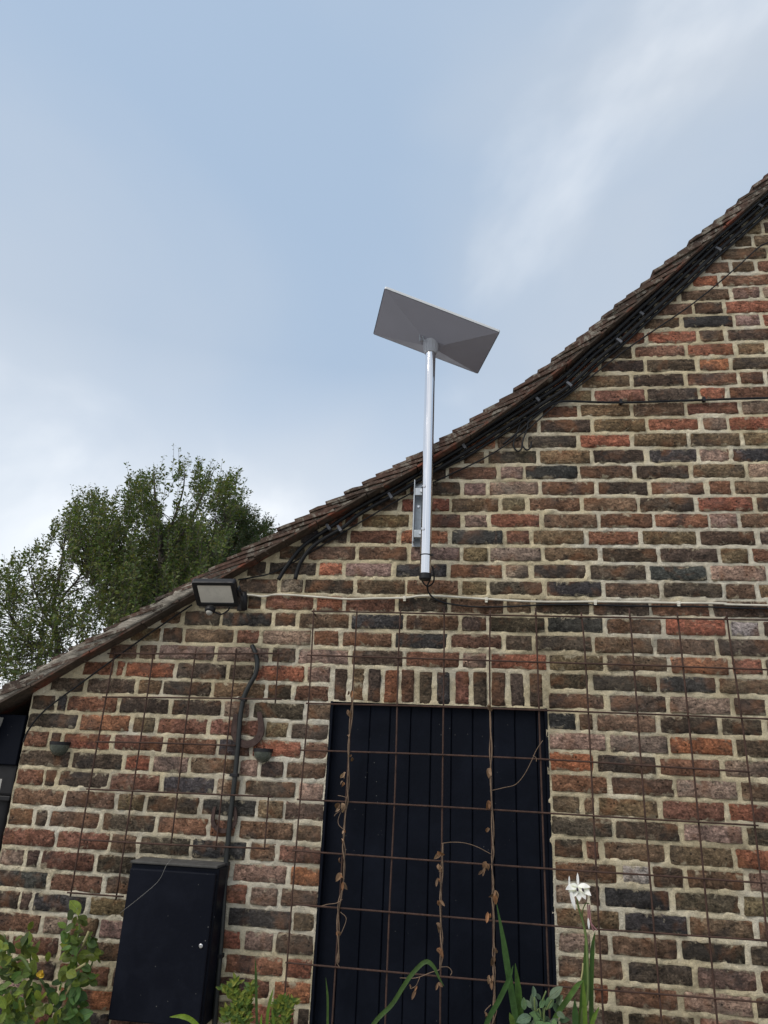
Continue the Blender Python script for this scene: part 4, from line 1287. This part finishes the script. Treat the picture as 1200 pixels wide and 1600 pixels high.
# rose bush, bottom left
def rose():
    base = Vector((-1.62, -0.20, 0.0))
    t = thing('rose_bush', 'leafy green rose bush with a yellow bloom left of the meter cabinet', 'bush', base)
    Zp = lambda x, y, off: ZP(x, y, 0, 1380, 6.0, off)
    stems = [([(720, 230), (745, 400), (720, 560), (700, 700), (690, 900), (650, 1100), (600, 1330)], 0.12), ([(250, 480), (280, 620), (290, 740), (330, 830), (430, 980), (480, 1150), (500, 1330)], 0.18),
             ([(40, 480), (70, 620), (110, 720), (200, 700), (300, 830)], 0.24), ([(900, 600), (860, 760), (760, 950), (680, 1150), (640, 1330)], 0.13), ([(100, 1000), (60, 1100), (140, 1200), (260, 1330)], 0.26)]
    for l, off in stems:
        pts_ = PX([(x / 6.0, 1380 + y / 6.0) for x, y in l], off)
        if l[-1][1] > 1300: pts_ += [Vector((base.x + rp.uniform(-0.1, 0.1), base.y, 0.45)), Vector((base.x + rp.uniform(-0.05, 0.05), base.y, -0.02))]
        mb_ = MB(); s_ = spline(pts_, 6); mb_.tube(s_, list(np.linspace(0.0022, 0.007, len(s_))), 6)
        part('stem', mb_.mesh('stem', True), MAT_STEM, t)
    for (a, b, off) in (((830, 455), (770, 610), 0.20), ((800, 755), (690, 825), 0.22), ((660, 950), (610, 1085), 0.21)):
        mb_ = MB(); mb_.tube([Zp(*a, off), Zp(*b, off - 0.02)], 0.0042, 8); part('cut_cane', mb_.mesh('cut_cane', True), MAT_CANE, t)
    cl_ = [(715, 225, 20, 1, 160, 0.13), (715, 340, 80, 7, 115, 0.13), (690, 470, 110, 9, 120, 0.14), (850, 540, 80, 8, 115, 0.14), (640, 640, 100, 8, 120, 0.15), (900, 680, 50, 4, 130, 0.13),
           (750, 760, 110, 8, 130, 0.16), (690, 870, 110, 9, 130, 0.17), (810, 890, 70, 6, 130, 0.15), (260, 510, 80, 7, 115, 0.20), (220, 640, 90, 7, 120, 0.2), (100, 770, 80, 6, 140, 0.22), (240, 790, 60, 4, 140, 0.21),
           (150, 870, 70, 4, 140, 0.22), (30, 600, 70, 7, 130, 0.24), (40, 730, 60, 6, 130, 0.25), (440, 680, 30, 1, 120, 0.17), (220, 1000, 80, 7, 120, 0.22), (330, 1060, 110, 10, 110, 0.2), (150, 1130, 100, 9, 125, 0.24),
           (520, 1040, 90, 7, 110, 0.18), (710, 1080, 90, 7, 170, 0.15), (620, 1220, 120, 9, 170, 0.17), (420, 1240, 120, 11, 130, 0.22), (250, 1250, 120, 10, 130, 0.25), (80, 1260, 110, 11, 130, 0.28), (770, 1270, 70, 6, 160, 0.15), (40, 980, 60, 5, 120, 0.24), (30, 1110, 60, 5, 130, 0.26)]
    for (cx, cy, sp, cnt, size, off) in cl_:
        for _ in range(int(cnt * 1.5)):
            x, y = cx + rp.gauss(0, sp * 0.55), cy + rp.gauss(0, sp * 0.55)
            p = Zp(x, y, off + rp.uniform(-0.05, 0.06))
            a = rp.uniform(0, 2 * math.pi)
            d = Vector((math.cos(a), rp.uniform(-0.5, 0.2), math.sin(a) * 0.8))
            nrm = Vector((rp.uniform(-0.9, 0.9), -1.0, rp.uniform(-0.2, 1.6)))
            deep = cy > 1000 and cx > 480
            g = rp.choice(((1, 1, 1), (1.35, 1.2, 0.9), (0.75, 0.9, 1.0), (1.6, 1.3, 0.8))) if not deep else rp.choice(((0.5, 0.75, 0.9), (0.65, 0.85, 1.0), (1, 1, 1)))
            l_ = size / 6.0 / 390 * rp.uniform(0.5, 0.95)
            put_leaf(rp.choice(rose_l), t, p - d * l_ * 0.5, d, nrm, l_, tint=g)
    # lower growth, out of the picture
    for _ in range(60):
        p = Vector((base.x + rp.gauss(0, 0.18), base.y + rp.uniform(-0.12, 0.08), rp.uniform(0.25, 0.75)))
        a = rp.uniform(0, 6.28)
        put_leaf(rp.choice(rose_l), t, p, (math.cos(a), -0.3, math.sin(a) * 0.7), (rp.uniform(-.4, .4), -1, 0.8), rp.uniform(0.045, 0.065))
    fl_ = Zp(398, 850, 0.25)
    for k in range(9):
        a = rp.uniform(0, 6.28)
        o = put_leaf(petal, t, fl_ + Vector((rp.uniform(-.006, .006), 0, rp.uniform(-.008, .008))), (math.cos(a), -0.5, math.sin(a)), (rp.uniform(-.6, .6), -1, 0.5), rp.uniform(0.013, 0.020), 'yellow_petal')
petal = leaf_mesh('yellow_petal', 0.9, 0.4, -0.2)
petal.materials.append(MAT_YELLOW)
rose()

# strap leaves
def ribbon(pts_px, wid, off, twist=0.0, n=10):
    pts_ = spline([W(p[0], p[1], p[2] if len(p) > 2 else off) for p in pts_px], n)
    vs_, fs_ = [], []
    N_ = len(pts_)
    for i, p in enumerate(pts_):
        t = (pts_[min(i + 1, N_ - 1)] - pts_[max(i - 1, 0)]).normalized()
        view = Vector((math.sin(twist), -math.cos(twist), 0.25))
        sd_ = t.cross(view).normalized()
        nr = sd_.cross(t).normalized()
        u = i / (N_ - 1)
        w_ = wid * 0.40 * min(1.0, (1 - u) * 3.2 + 0.03) ** 0.8
        vs_ += [p - sd_ * w_ + nr * w_ * 0.25, p, p + sd_ * w_ + nr * w_ * 0.25]
    for i in range(N_ - 1):
        a = i * 3
        fs_ += [(a, a + 1, a + 4, a + 3), (a + 1, a + 2, a + 5, a + 4)]
    return mesh('strap_leaf', vs_, fs_, True)
def strap_plant(name, label, base, leaves, group='strap leaved plants along the wall foot', cat='plant'):
    t = thing(name, label, cat, base, group)
    for l, wid, off, tint in leaves:
        b = Vector((base[0] + rp.uniform(-0.02, 0.02), base[1], 0.0))
        me_ = ribbon(l, wid, off, rp.uniform(-0.3, 0.3))
        # continue the blade down to the ground
        p0 = W(l[0][0], l[0][1], off)
        o = part('strap_leaf', me_, MAT_STRAP, t); o.color = (*tint, 1)
        mb_ = MB(); mb_.tube(spline([b, (b + p0) / 2 + Vector((0, 0, 0.05)), p0], 6), [0.004] * 13, 6)
        part('leaf_base', mb_.mesh('leaf_base', True), MAT_STEM, t)
    return t
g1, g2, g3 = (1, 1, 1), (1.6, 1.4, 0.9), (0.6, 0.75, 0.9)
strap_plant('strap_plant', 'narrow upright green blades right of the meter cabinet', (W(402, 1590, 0.2).x, -0.2, 0), [
    ([(403, 1640), (401, 1580), (400, 1530), (399, 1497)], 0.011, 0.2, g1), ([(417, 1640), (418, 1590), (422, 1565), (427, 1545)], 0.014, 0.19, g2), ([(407, 1640), (408, 1600), (409, 1584)], 0.010, 0.22, g2), ([(430, 1640), (428, 1600), (424, 1572)], 0.012, 0.2, g2)])
strap_plant('strap_plant', 'single short green blade at the left foot of the black door', (W(512, 1610, 0.12).x, -0.12, 0), [([(513, 1650), (512, 1600), (512, 1560), (509, 1527)], 0.010, 0.12, g1)])
strap_plant('strap_plant', 'yellow green blade tip crossing the bottom of the meter cabinet', (W(310, 1640, 0.32).x, -0.32, 0), [([(325, 1640), (312, 1608), (298, 1593), (283, 1588), (265, 1589)], 0.018, 0.32, (2.4, 1.9, 0.7))])
strap_plant('strap_plant', 'long arching green blade bent over in front of the black door', (W(575, 1640, 0.16).x, -0.16, 0), [
    ([(560, 1650), (584, 1600), (612, 1570), (630, 1542), (644, 1522), (664, 1503), (677, 1510), (686, 1528), (694, 1541)], 0.017, 0.16, (1.1, 1.15, 1.2))])
strap_plant('strap_plant', 'cluster of tall green sword blades in front of the black door', (W(800, 1640, 0.2).x, -0.2, 0), [
    ([(822, 1650), (808, 1600), (801, 1560), (793, 1510), (786, 1465), (776, 1412)], 0.026, 0.2, g3), ([(816, 1650), (814, 1600), (810, 1550), (805, 1505)], 0.027, 0.18, (0.8, 0.9, 0.8)), ([(745, 1660), (760, 1600), (780, 1562), (795, 1530), (802, 1508)], 0.020, 0.22, g3), ([(806, 1650), (801, 1600), (796, 1582)], 0.020, 0.26, g2)])

# white-flowered gladiolus
def flower():
    base = Vector((W(906, 1640, 0.16).x, -0.16, 0))
    t = thing('white_flower', 'tall white star flower on a green stem right of the black door', 'flower', base)
    for l, wid, off, tint in [([(903, 1650), (907, 1600), (912, 1540), (916, 1490), (914, 1455)], 0.022, 0.16, g1), ([(926, 1650), (924, 1590), (924, 1530), (926, 1480), (930, 1455)], 0.018, 0.15, (0.9, 1, 0.9)), ([(845, 1650), (868, 1590), (888, 1560), (902, 1540), (911, 1531)], 0.020, 0.18, g1),
                              ([(900, 1650), (899, 1600), (898, 1560)], 0.024, 0.19, g3), ([(914, 1650), (914, 1590), (911, 1530)], 0.018, 0.2, g2), ([(918, 1650), (925, 1600), (936, 1573)], 0.016, 0.22, g2)]:
        o = part('strap_leaf', ribbon(l, wid, off), MAT_STRAP, t); o.color = (*tint, 1)
    mb_ = MB()
    st = spline([base, W(908, 1640, 0.16), W(918, 1560, 0.16), W(917, 1480, 0.16), W(912, 1445, 0.16), W(905, 1422, 0.16), W(902, 1408, 0.165), W(902, 1396, 0.17)], 6)
    mb_.tube(st, list(np.linspace(0.006, 0.0024, len(st))), 8)
    mb_.tube(spline([W(911, 1440, 0.16), W(910, 1425, 0.165), W(915, 1412, 0.17), W(921, 1412, 0.175)], 5), 0.0018, 6)
    part('stem', mb_.mesh('stem', True), MAT_STEM, t)
    pm = leaf_mesh('petal', 0.48, 0.2, 0.15)
    pm.materials.append(MAT_PETAL)
    c = W(903, 1384, 0.18)
    for a, ln_ in ((180, 0.052), (200, 0.044), (235, 0.046), (268, 0.050), (300, 0.048), (335, 0.052), (150, 0.03), (20, 0.044)):
        a = math.radians(a)
        put_leaf(pm, t, c, (math.cos(a), -0.75, math.sin(a) * 0.8 - 0.12), (-math.cos(a) * 0.2, -0.75, 0.75), ln_, 'petal')
    pt2 = leaf_mesh('narrow_petal', 0.22, 0.3, 0.05)
    pt2.materials.append(MAT_PETAL)
    put_leaf(pt2, t, c, (0.02, 0.02, 1), (0, -1, 0.1), 0.040, 'petal')
    put_leaf(pt2, t, c + Vector((-0.030, -0.01, 0.0)), (0.05, 0, 1), (0, -1, 0.1), 0.030, 'petal')
    put_leaf(pt2, t, W(891, 1390, 0.20), (0.22, -0.1, -1), (0, -1, 0.3), 0.062, 'petal')
    for dx2 in (-0.006, 0.012):
        mb_ = MB(); q = c + Vector((dx2, -0.020, -0.004)); mb_.tube([q, q + Vector((0.001, -0.004, -0.005)), q + Vector((0.003, -0.006, -0.010))], [0.002, 0.0042, 0.001], 8); part('throat', mb_.mesh('throat', True), MAT_THROAT, t)
    for l in ([(918, 1412), (919, 1425), (919, 1440)], [(921, 1414), (922, 1430), (924, 1445), (928, 1455)], [(921, 1438), (926, 1446), (933, 1454)]):
        mb_ = MB(); mb_.tube(spline(PX(l, 0.175), 5), 0.0022, 6); part('faded_bloom', mb_.mesh('faded_bloom', True), MAT_PINK, t)
    put_leaf(pt2, t, W(919, 1434, 0.18), (0.02, -0.1, -1), (0, -1, 0.2), 0.034, 'petal')
    for l in ([(908, 1530), (910, 1518), (911, 1505)],):
        mb_ = MB(); mb_.tube(spline(PX(l, 0.2), 5), 0.0025, 6); part('dry_sheath', mb_.mesh('dry_sheath', True), MAT_CANE, t)
flower()

# grey-green leafy plant by the door's right foot
def sage():
    base = Vector((W(845, 1640, 0.2).x, -0.2, 0))
    t = thing('grey_green_plant', 'low plant of rounded grey green leaves at the right foot of the door', 'plant', base)
    me_ = [leaf_mesh('oval_leaf', w_, f_, c_) for w_, f_, c_ in ((0.55, 0.2, 0.1), (0.62, 0.1, 0.2), (0.5, 0.3, 0.0))]
    for m in me_: m.materials.append(MAT_SAGE)
    Zp = lambda x, y, off: ZP(x, y, 780, 1360, 6.0, off)
    L = [(330, 1190, 320, 1095, 0.2), (330, 1330, 310, 1170, 0.19), (235, 1310, 230, 1205, 0.2), (390, 1210, 350, 1160, 0.18), (470, 1200, 580, 1105, 0.2), (440, 1300, 500, 1185, 0.19), (500, 1250, 580, 1330, 0.18), (540, 1330, 610, 1380, 0.2), (300, 1370, 180, 1410, 0.2),
         (400, 1330, 330, 1300, 0.18), (350, 1400, 300, 1460, 0.2), (420, 1380, 480, 1420, 0.17), (540, 1250, 590, 1180, 0.19), (300, 1290, 260, 1220, 0.2), (420, 1440, 380, 1380, 0.18), (480, 1440, 540, 1390, 0.19), (270, 1440, 220, 1480, 0.2), (380, 1290, 420, 1210, 0.21), (350, 1450, 420, 1500, 0.2)]
    for x0, y0, x1, y1, off in L:
        a, b = Zp(x0, y0, off), Zp(x1, y1, off + rp.uniform(-0.01, 0.03))
        put_leaf(rp.choice(me_), t, a, b - a, (rp.uniform(-.4, .4), -1, rp.uniform(0.2, 1.0)), (b - a).length * 1.15, tint=rp.choice(((1, 1, 1), (0.8, 0.9, 0.9), (0.7, 0.9, 0.6))))
    for _ in range(22):
        p = Zp(rp.uniform(220, 600), rp.uniform(1380, 1650), 0.2 + rp.uniform(-0.04, 0.04)); a = rp.uniform(0, 6.28)
        put_leaf(rp.choice(me_), t, p, (math.cos(a), -0.3, math.sin(a) * 0.8), (rp.uniform(-.4, .4), -1, 0.7), rp.uniform(0.03, 0.05), tint=rp.choice(((0.8, 1, 0.6), (0.6, 0.75, 0.55))))
    for l in ([(330, 1190), (340, 1330), (400, 1500)], [(520, 1180), (450, 1300), (420, 1500)], [(440, 1130), (400, 1260), (420, 1500)]):
        mb_ = MB(); s_ = spline(PX([(780 + x / 6, 1360 + y / 6) for x, y in l], 0.2) + [base + Vector((0, 0, 0.3)), base], 5); mb_.tube(s_, 0.0025, 6); part('stem', mb_.mesh('stem', True), MAT_STEM, t)
sage()

def joined_leaves(name, items, mat, wid=0.45):
    """many small leaves as one mesh: items = (p, dir, normal, length, colour)"""
    vs_, fs_, cs = [], [], []
    for p, d, nrm, l, c in items:
        d = Vector(d).normalized(); s_ = d.cross(Vector(nrm)).normalized() * l * wid * 0.5
        k = s_.cross(d).normalized() * l * 0.08
        n0 = len(vs_)
        p = Vector(p)
        vs_ += [p, p + d * l * 0.5 + s_ + k, p + d * l, p + d * l * 0.5 - s_ + k]
        fs_ += [(n0, n0 + 1, n0 + 2), (n0, n0 + 2, n0 + 3)]
        cs += [(*c, 1)] * 4
    me_ = mesh(name, vs_, fs_)
    a_ = me_.color_attributes.new('Col', 'FLOAT_COLOR', 'POINT')
    a_.data.foreach_set('color', np.array(cs, np.float32).ravel())
    me_.materials.append(mat)
    return me_
# feathery small-leaved plant
def feathery(cx, label, spread, lst):
    base = Vector((W(cx, 1640, 0.16).x, -0.16, 0))
    t = thing('feathery_plant', label, 'plant', base, 'feathery plants right of the meter cabinet')
    items = []
    for l in lst:
        s_ = spline(PX([(320 + x / 6, 1440 + y / 6) for x, y in l], 0.16), 8)
        mb_ = MB(); mb_.tube([base] + s_, 0.0016, 5); part('stem', mb_.mesh('stem', True), MAT_STEM, t)
        for i, p in enumerate(s_):
            for sgn in (-1, 1):
                for _ in range(2):
                    a = rp.uniform(0.2, 1.2) * sgn
                    d = Vector((math.sin(a), rp.uniform(-0.5, 0.3), math.cos(a) * 0.7))
                    c = rp.choice(((0.16, 0.20, 0.03), (0.12, 0.18, 0.03), (0.22, 0.24, 0.04), (0.08, 0.14, 0.03)))
                    items.append((p + Vector((rp.uniform(-.004, .004), rp.uniform(-.015, .015), rp.uniform(-.006, .006))), d, (0, -1, 0.5), rp.uniform(0.016, 0.030), c))
    tag(part('leaves', joined_leaves('leaves', items, MAT_JAS, 0.42), None, t), kind='stuff')
feathery(365, 'yellow green feathery plant touching the right side of the meter cabinet', 1, [
    [(330, 1000), (300, 800), (240, 680), (170, 640)], [(340, 1000), (320, 760), (260, 620), (290, 580)], [(350, 1000), (390, 820), (420, 700), (440, 600)], [(300, 1000), (240, 880), (200, 840)], [(360, 1000), (340, 820), (330, 690)], [(310, 1000), (260, 900), (180, 940)], [(380, 1000), (400, 860), (380, 700)]])
feathery(440, 'small feathery sprig left of the black door', 1, [[(740, 1000), (760, 860), (750, 760), (700, 750)], [(740, 1000), (790, 820), (830, 760)], [(650, 1000), (680, 850), (680, 770)]])

# withered vines on the mesh
dry_m = [leaf_mesh('withered_leaf', w_, f_, c_) for w_, f_, c_ in ((0.5, 1.1, 0.5), (0.4, 1.4, -0.6), (0.6, 0.9, 0.8))]
for m in dry_m: m.materials.append(MAT_DRY)
def vine(label, path, leaves, off=0.042, extra=(), r=0.0026):
    pts_ = []
    for i, p in enumerate(PX(path, off)): pts_.append(p)
    s_ = spline(pts_, 14)
    t = thing('withered_vine', label, 'vine', (s_[-1].x, -off, s_[-1].z), 'withered vines twining on the mesh')
    for k in range(2):
        mb_ = MB()
        tw = [p + Vector((0.0022 * math.cos(i * 0.31 + k * 3.1) + 0.004 * math.sin(i * 0.13 + k * 1.3), 0.003 * math.sin(i * 0.31 + k * 3.1), 0)) for i, p in enumerate(s_)]
        mb_.tube(tw, r if k == 0 else r * 0.7, 6)
        part('twining_stem', mb_.mesh('twining_stem', True), MAT_VINE, t)
    for l in extra:
        mb_ = MB(); mb_.tube(spline(PX(l, off + 0.006), 7), 0.0013, 5); part('tendril', mb_.mesh('tendril', True), MAT_VINE, t)
    for px, py, sz in leaves:
        p = W(px, py, off + 0.012)
        for _ in range(2):
            a = math.radians(rp.uniform(215, 325))
            put_leaf(rp.choice(dry_m), t, p + Vector((rp.uniform(-.006, .006), rp.uniform(-.008, .004), rp.uniform(0, 0.012))), (math.cos(a), rp.uniform(-.5, .3), math.sin(a)), (rp.uniform(-.8, .8), -1, rp.uniform(-.3, .6)), sz * rp.uniform(0.5, 1.15), 'withered_leaf', tint=rp.choice(((1, 1, 1), (1.4, 1.5, 1.6), (0.7, 0.65, 0.6), (1.2, 0.95, 0.75))))
vine('withered brown vine at the left edge of the door, topmost of the three', [(552, 1068), (550, 1100), (547, 1150), (545, 1195), (542, 1240), (541, 1265), (538, 1310), (537, 1340), (535, 1385), (530, 1420), (529, 1470), (527, 1505)],
     [(548, 1080, 0.035), (545, 1112, 0.03), (546, 1150, 0.02), (550, 1183, 0.025), (540, 1210, 0.03), (538, 1225, 0.025), (534, 1258, 0.034), (530, 1265, 0.03), (538, 1300, 0.026), (535, 1315, 0.024), (530, 1345, 0.02), (532, 1368, 0.03), (537, 1380, 0.025), (528, 1460, 0.02)],
     extra=[[(541, 1255), (530, 1275), (529, 1288), (538, 1297)], [(541, 1246), (534, 1244), (528, 1243)], [(535, 1405), (526, 1411), (512, 1413), (502, 1416)], [(532, 1425), (541, 1435), (536, 1452), (531, 1462)], [(527, 1490), (526, 1503), (531, 1512)], [(541, 1262), (527, 1270), (522, 1275)]])
vine('withered brown vine on the middle of the door, shortest of the three', [(691, 1318), (690, 1345), (690, 1390), (689, 1440), (689, 1480), (688, 1515)], [(686, 1335, 0.026), (686, 1352, 0.026), (685, 1377, 0.026), (685, 1410, 0.026), (683, 1447, 0.030), (685, 1485, 0.030), (684, 1540, 0.024), (653, 1545, 0.032), (641, 1543, 0.02)],
     extra=[[(690, 1318), (705, 1316), (725, 1317), (745, 1323), (768, 1335)], [(688, 1515), (672, 1520), (650, 1528), (625, 1528)], [(656, 1527), (650, 1540), (642, 1545)], [(689, 1511), (700, 1511), (706, 1518), (704, 1524)]])
vine('withered brown vine right of the middle of the door, reaching the bottom', [(764, 1095), (766, 1150), (768, 1200), (769, 1260), (769, 1320), (769, 1350), (772, 1385), (770, 1420), (771, 1470), (773, 1500), (773, 1535), (770, 1575), (767, 1605)],
     [(763, 1105, 0.024), (765, 1205, 0.032), (764, 1255, 0.028), (763, 1297, 0.026), (762, 1350, 0.030), (757, 1360, 0.030), (773, 1392, 0.034), (773, 1400, 0.03), (764, 1430, 0.032), (774, 1485, 0.028), (773, 1500, 0.03), (767, 1525, 0.03), (766, 1532, 0.026), (760, 1582, 0.024)],
     extra=[[(769, 1235), (786, 1231), (805, 1226), (818, 1212), (829, 1192), (838, 1172), (848, 1157)], [(833, 1180), (838, 1185), (838, 1190)], [(767, 1570), (758, 1580), (760, 1588)], [(773, 1575), (776, 1580), (770, 1600)]])
# a spider's thread on the cabinet
th = MB(); th.tube(spline(PX([(187, 1427, 0.146), (215, 1405, 0.147), (247, 1377, 0.147), (260, 1352, 0.147), (270, 1340, 0.08)], 0.145), 6), 0.0005, 4)
tag(obj('spider_thread', th.mesh('spider_thread', True), MAT_PALEPIPE), 'fine pale spider thread hanging across the cabinet top corner', 'spider thread')

# ================================================================== trees behind the house
def crown_tree(name, label, base, env, depth, dep_spread, n_shoots, leaf, cols, limbs, trunk_r, shoot_len, seed, up_bias=1.0, dens=15, inner=0.0, thr=-0.36, edge=(), leafw=0.5):
    q = random.Random(seed)
    t = thing(name, label, 'tree', base, 'trees behind the house')
    poly = env
    def inside(x, y):
        c = False
        j = len(poly) - 1
        for i in range(len(poly)):
            xi, yi = poly[i]; xj, yj = poly[j]
            if (yi > y) != (yj > y) and x < (xj - xi) * (y - yi) / (yj - yi) + xi: c = not c
            j = i
        return c
    xs = [p[0] for p in poly]; ys = [p[1] for p in poly]
    items = []
    tw = MB(); heads = []
    cx, cy = sum(xs) / len(xs), sum(ys) / len(ys)
    cnt = 0
    spots = []
    while cnt < n_shoots:
        x, y = q.uniform(min(xs), max(xs)), q.uniform(min(ys), max(ys))
        if not inside(x, y): continue
        # clumps with gaps between them
        if float(vnoise(np.array(x), np.array(y), 0.028, seed)) + 0.5 * float(vnoise(np.array(x), np.array(y), 0.07, seed + 1)) + inner * ((y - min(ys)) / (max(ys) - min(ys)) - 0.35) < thr: continue
        spots.append((x, y, False)); cnt += 1
    spots += [(x, y, True) for x, y in edge]
    for (xa, ya), (xb, yb) in zip(poly, poly[1:] + poly[:1]):          # shoots that break the outline
        if (xb - xa) > 4 and ya < cy + 40:
            k_n = int(math.hypot(xb - xa, yb - ya) / 13)
            for _ in range(k_n):
                u = q.random()
                spots.append((xa + (xb - xa) * u, ya + (yb - ya) * u - q.uniform(-10, 10), True))
    for x, y, tip in spots:
        p = W(x, y, -(depth + q.gauss(0, dep_spread)))
        ax_ = Vector(((x - cx) * 0.0028 + q.uniform(-0.22, 0.22), q.uniform(-0.3, 0.3), up_bias)).normalized()
        ln_ = shoot_len * q.uniform(0.6, 1.25) * (1.7 if tip else 1.0)
        if tip: p = p - ax_ * ln_
        bend = Vector((q.uniform(-.12, .12), 0, q.uniform(-.05, .1)))
        pts_ = [p + ax_ * ln_ * k / 4 + bend * (k / 4) ** 2 * ln_ for k in range(5)]
        tw.tube(pts_, [0.005, 0.004, 0.0035, 0.003, 0.002], 4, cap=False)
        heads.append(pts_[0])
        for k in range(int(dens * (1.7 if tip else 1))):
            u = q.uniform(0.02, 1.0) * 4; i = min(3, int(u))
            b = pts_[i].lerp(pts_[i + 1], u - i)
            a = q.uniform(0, 6.283)
            d = (Vector((math.cos(a), math.sin(a), 0)) + ax_ * q.uniform(0.1, 1.4)).normalized()
            c = q.choice(cols); v = q.uniform(0.7, 1.3)
            sz = leaf * q.uniform(0.45, 1.3) * (0.8 if u > 3 else 1)
            items.append((b + d * 0.02, d + Vector((0, 0, q.uniform(-0.5, 0.2))), (q.uniform(-1, 1), q.uniform(-1, 1), q.uniform(0, 1.2)), sz, tuple(k_ * v for k_ in c)))
    # limbs: the trunk and the main boughs, then thin branches from the boughs to the shoots
    mb_ = MB(); bough = []
    for l, r0, r1, dd in limbs:
        s_ = spline([W(px, py, -(depth + dd * u / max(1, len(l) - 1))) for u, (px, py) in enumerate(l)], 7)
        mb_.tube(s_, list(np.linspace(r0, r1, len(s_))), 8, cap=False); bough += s_
    g = W(limbs[0][0][0][0], limbs[0][0][0][1], -depth)
    mb_.tube(spline([Vector((base[0], base[1], -0.1)), Vector((base[0], base[1], g.z * 0.5)), g], 6), list(np.linspace(trunk_r * 1.5, limbs[0][1], 13)), 10, cap=False)
    part('trunk', mb_.mesh('trunk', True), MAT_BARK, t)
    for h in heads:
        if q.random() < 0.45: continue
        b = min(bough, key=lambda k: (k - h).length + max(0, k.z - h.z + 0.35 * (k - h).length) * 2.0)
        if (h - b).length > 1.1: continue
        m_ = b.lerp(h, 0.55) + Vector((q.uniform(-.12, .12), q.uniform(-.1, .1), -0.02 * (h - b).length))
        tw.tube(spline([b, m_, h], 4), list(np.linspace(0.010, 0.004, 9)), 4, cap=False)
    tag(part('twigs', tw.mesh('twigs', True), MAT_BARK, t), kind='stuff')
    tag(part('crown', joined_leaves('crown', items, MAT_TREE, leafw), None, t), kind='stuff')
    return t
GRN = [(0.090, 0.125, 0.030), (0.070, 0.105, 0.028), (0.120, 0.140, 0.038), (0.050, 0.080, 0.022), (0.110, 0.110, 0.035)]
DEEP = [(0.045, 0.078, 0.022), (0.055, 0.090, 0.024), (0.075, 0.105, 0.026)]
PINE = [(0.026, 0.050, 0.018), (0.034, 0.062, 0.020), (0.048, 0.072, 0.022), (0.058, 0.058, 0.024)]
b1 = W(80, 1200, -10.5)
crown_tree('broadleaf_tree', 'airy light leaved tree left of the other trees beyond the roof edge', (b1.x, b1.y, 0),
           [(-60, 930), (0, 905), (40, 872), (70, 842), (100, 816), (128, 790), (165, 795), (210, 850), (225, 930), (200, 985), (150, 1030), (90, 1060), (20, 1080), (-60, 1110)], 10.5, 0.9, 950, 0.086, GRN,
           [([(92, 1030), (88, 990), (84, 950), (90, 915), (96, 880), (104, 830)], 0.06, 0.012, 0.3), ([(88, 990), (70, 960), (55, 925), (45, 890)], 0.03, 0.010, -0.5), ([(84, 960), (100, 930), (125, 900), (140, 860)], 0.032, 0.010, 0.5), ([(95, 1030), (60, 1010), (30, 980), (5, 940)], 0.03, 0.010, 0.6)],
           0.10, 0.50, 3, thr=-0.6, dens=24, edge=[(98, 813), (70, 835), (45, 872), (14, 895), (30, 888), (120, 800), (140, 790), (5, 900), (57, 858), (84, 826)])
b2 = W(250, 1100, -12.0)
crown_tree('broadleaf_tree', 'tall spiky topped broadleaf tree in the middle beyond the roof edge', (b2.x, b2.y, 0),
           [(105, 850), (120, 800), (165, 790), (190, 778), (225, 762), (252, 752), (290, 744), (328, 738), (352, 756), (372, 782), (380, 800), (360, 850), (330, 900), (260, 960), (190, 1000), (150, 960), (125, 900)], 12.0, 1.0, 1150, 0.092, GRN + GRN + DEEP,
           [([(253, 930), (252, 890), (250, 850), (246, 810), (242, 770), (240, 740)], 0.085, 0.014, 0.2), ([(252, 880), (275, 850), (300, 810), (322, 760), (330, 735)], 0.05, 0.012, 0.4), ([(252, 900), (220, 870), (190, 830), (165, 795)], 0.05, 0.012, -0.4), ([(250, 860), (268, 820), (285, 770), (289, 735)], 0.04, 0.010, -0.3), ([(253, 915), (300, 880), (340, 830), (365, 795)], 0.04, 0.012, 0.5), ([(225, 880), (200, 870), (170, 850), (140, 815)], 0.035, 0.010, 0.3)],
           0.16, 0.60, 5, dens=24, inner=1.5, thr=-0.20, edge=[(331, 716), (290, 720), (255, 727), (265, 726), (229, 742), (192, 768), (211, 755), (345, 726), (352, 738), (366, 753), (378, 765), (387, 778), (315, 730), (126, 784), (150, 790), (170, 780), (285, 728), (336, 726), (244, 734)])
b3 = W(330, 1050, -15.0)
crown_tree('pine_tree', 'dense dark green tree rising right behind the roof slope', (b3.x, b3.y, 0),
           [(190, 940), (200, 880), (230, 840), (265, 815), (310, 800), (350, 800), (385, 798), (398, 815), (418, 830), (425, 850), (400, 900), (330, 950), (260, 1000), (190, 1000)], 15.0, 0.9, 1700, 0.105, PINE,
           [([(330, 930), (332, 890), (335, 850), (340, 815)], 0.10, 0.02, 0.2), ([(332, 890), (360, 860), (395, 830)], 0.05, 0.015, 0.2), ([(332, 900), (290, 870), (250, 840)], 0.05, 0.015, 0.2)],
           0.2, 0.40, 9, dens=40, inner=1.6, up_bias=0.7, leafw=0.30, edge=[(388, 795), (398, 806), (414, 826), (420, 832), (402, 818), (378, 795)])
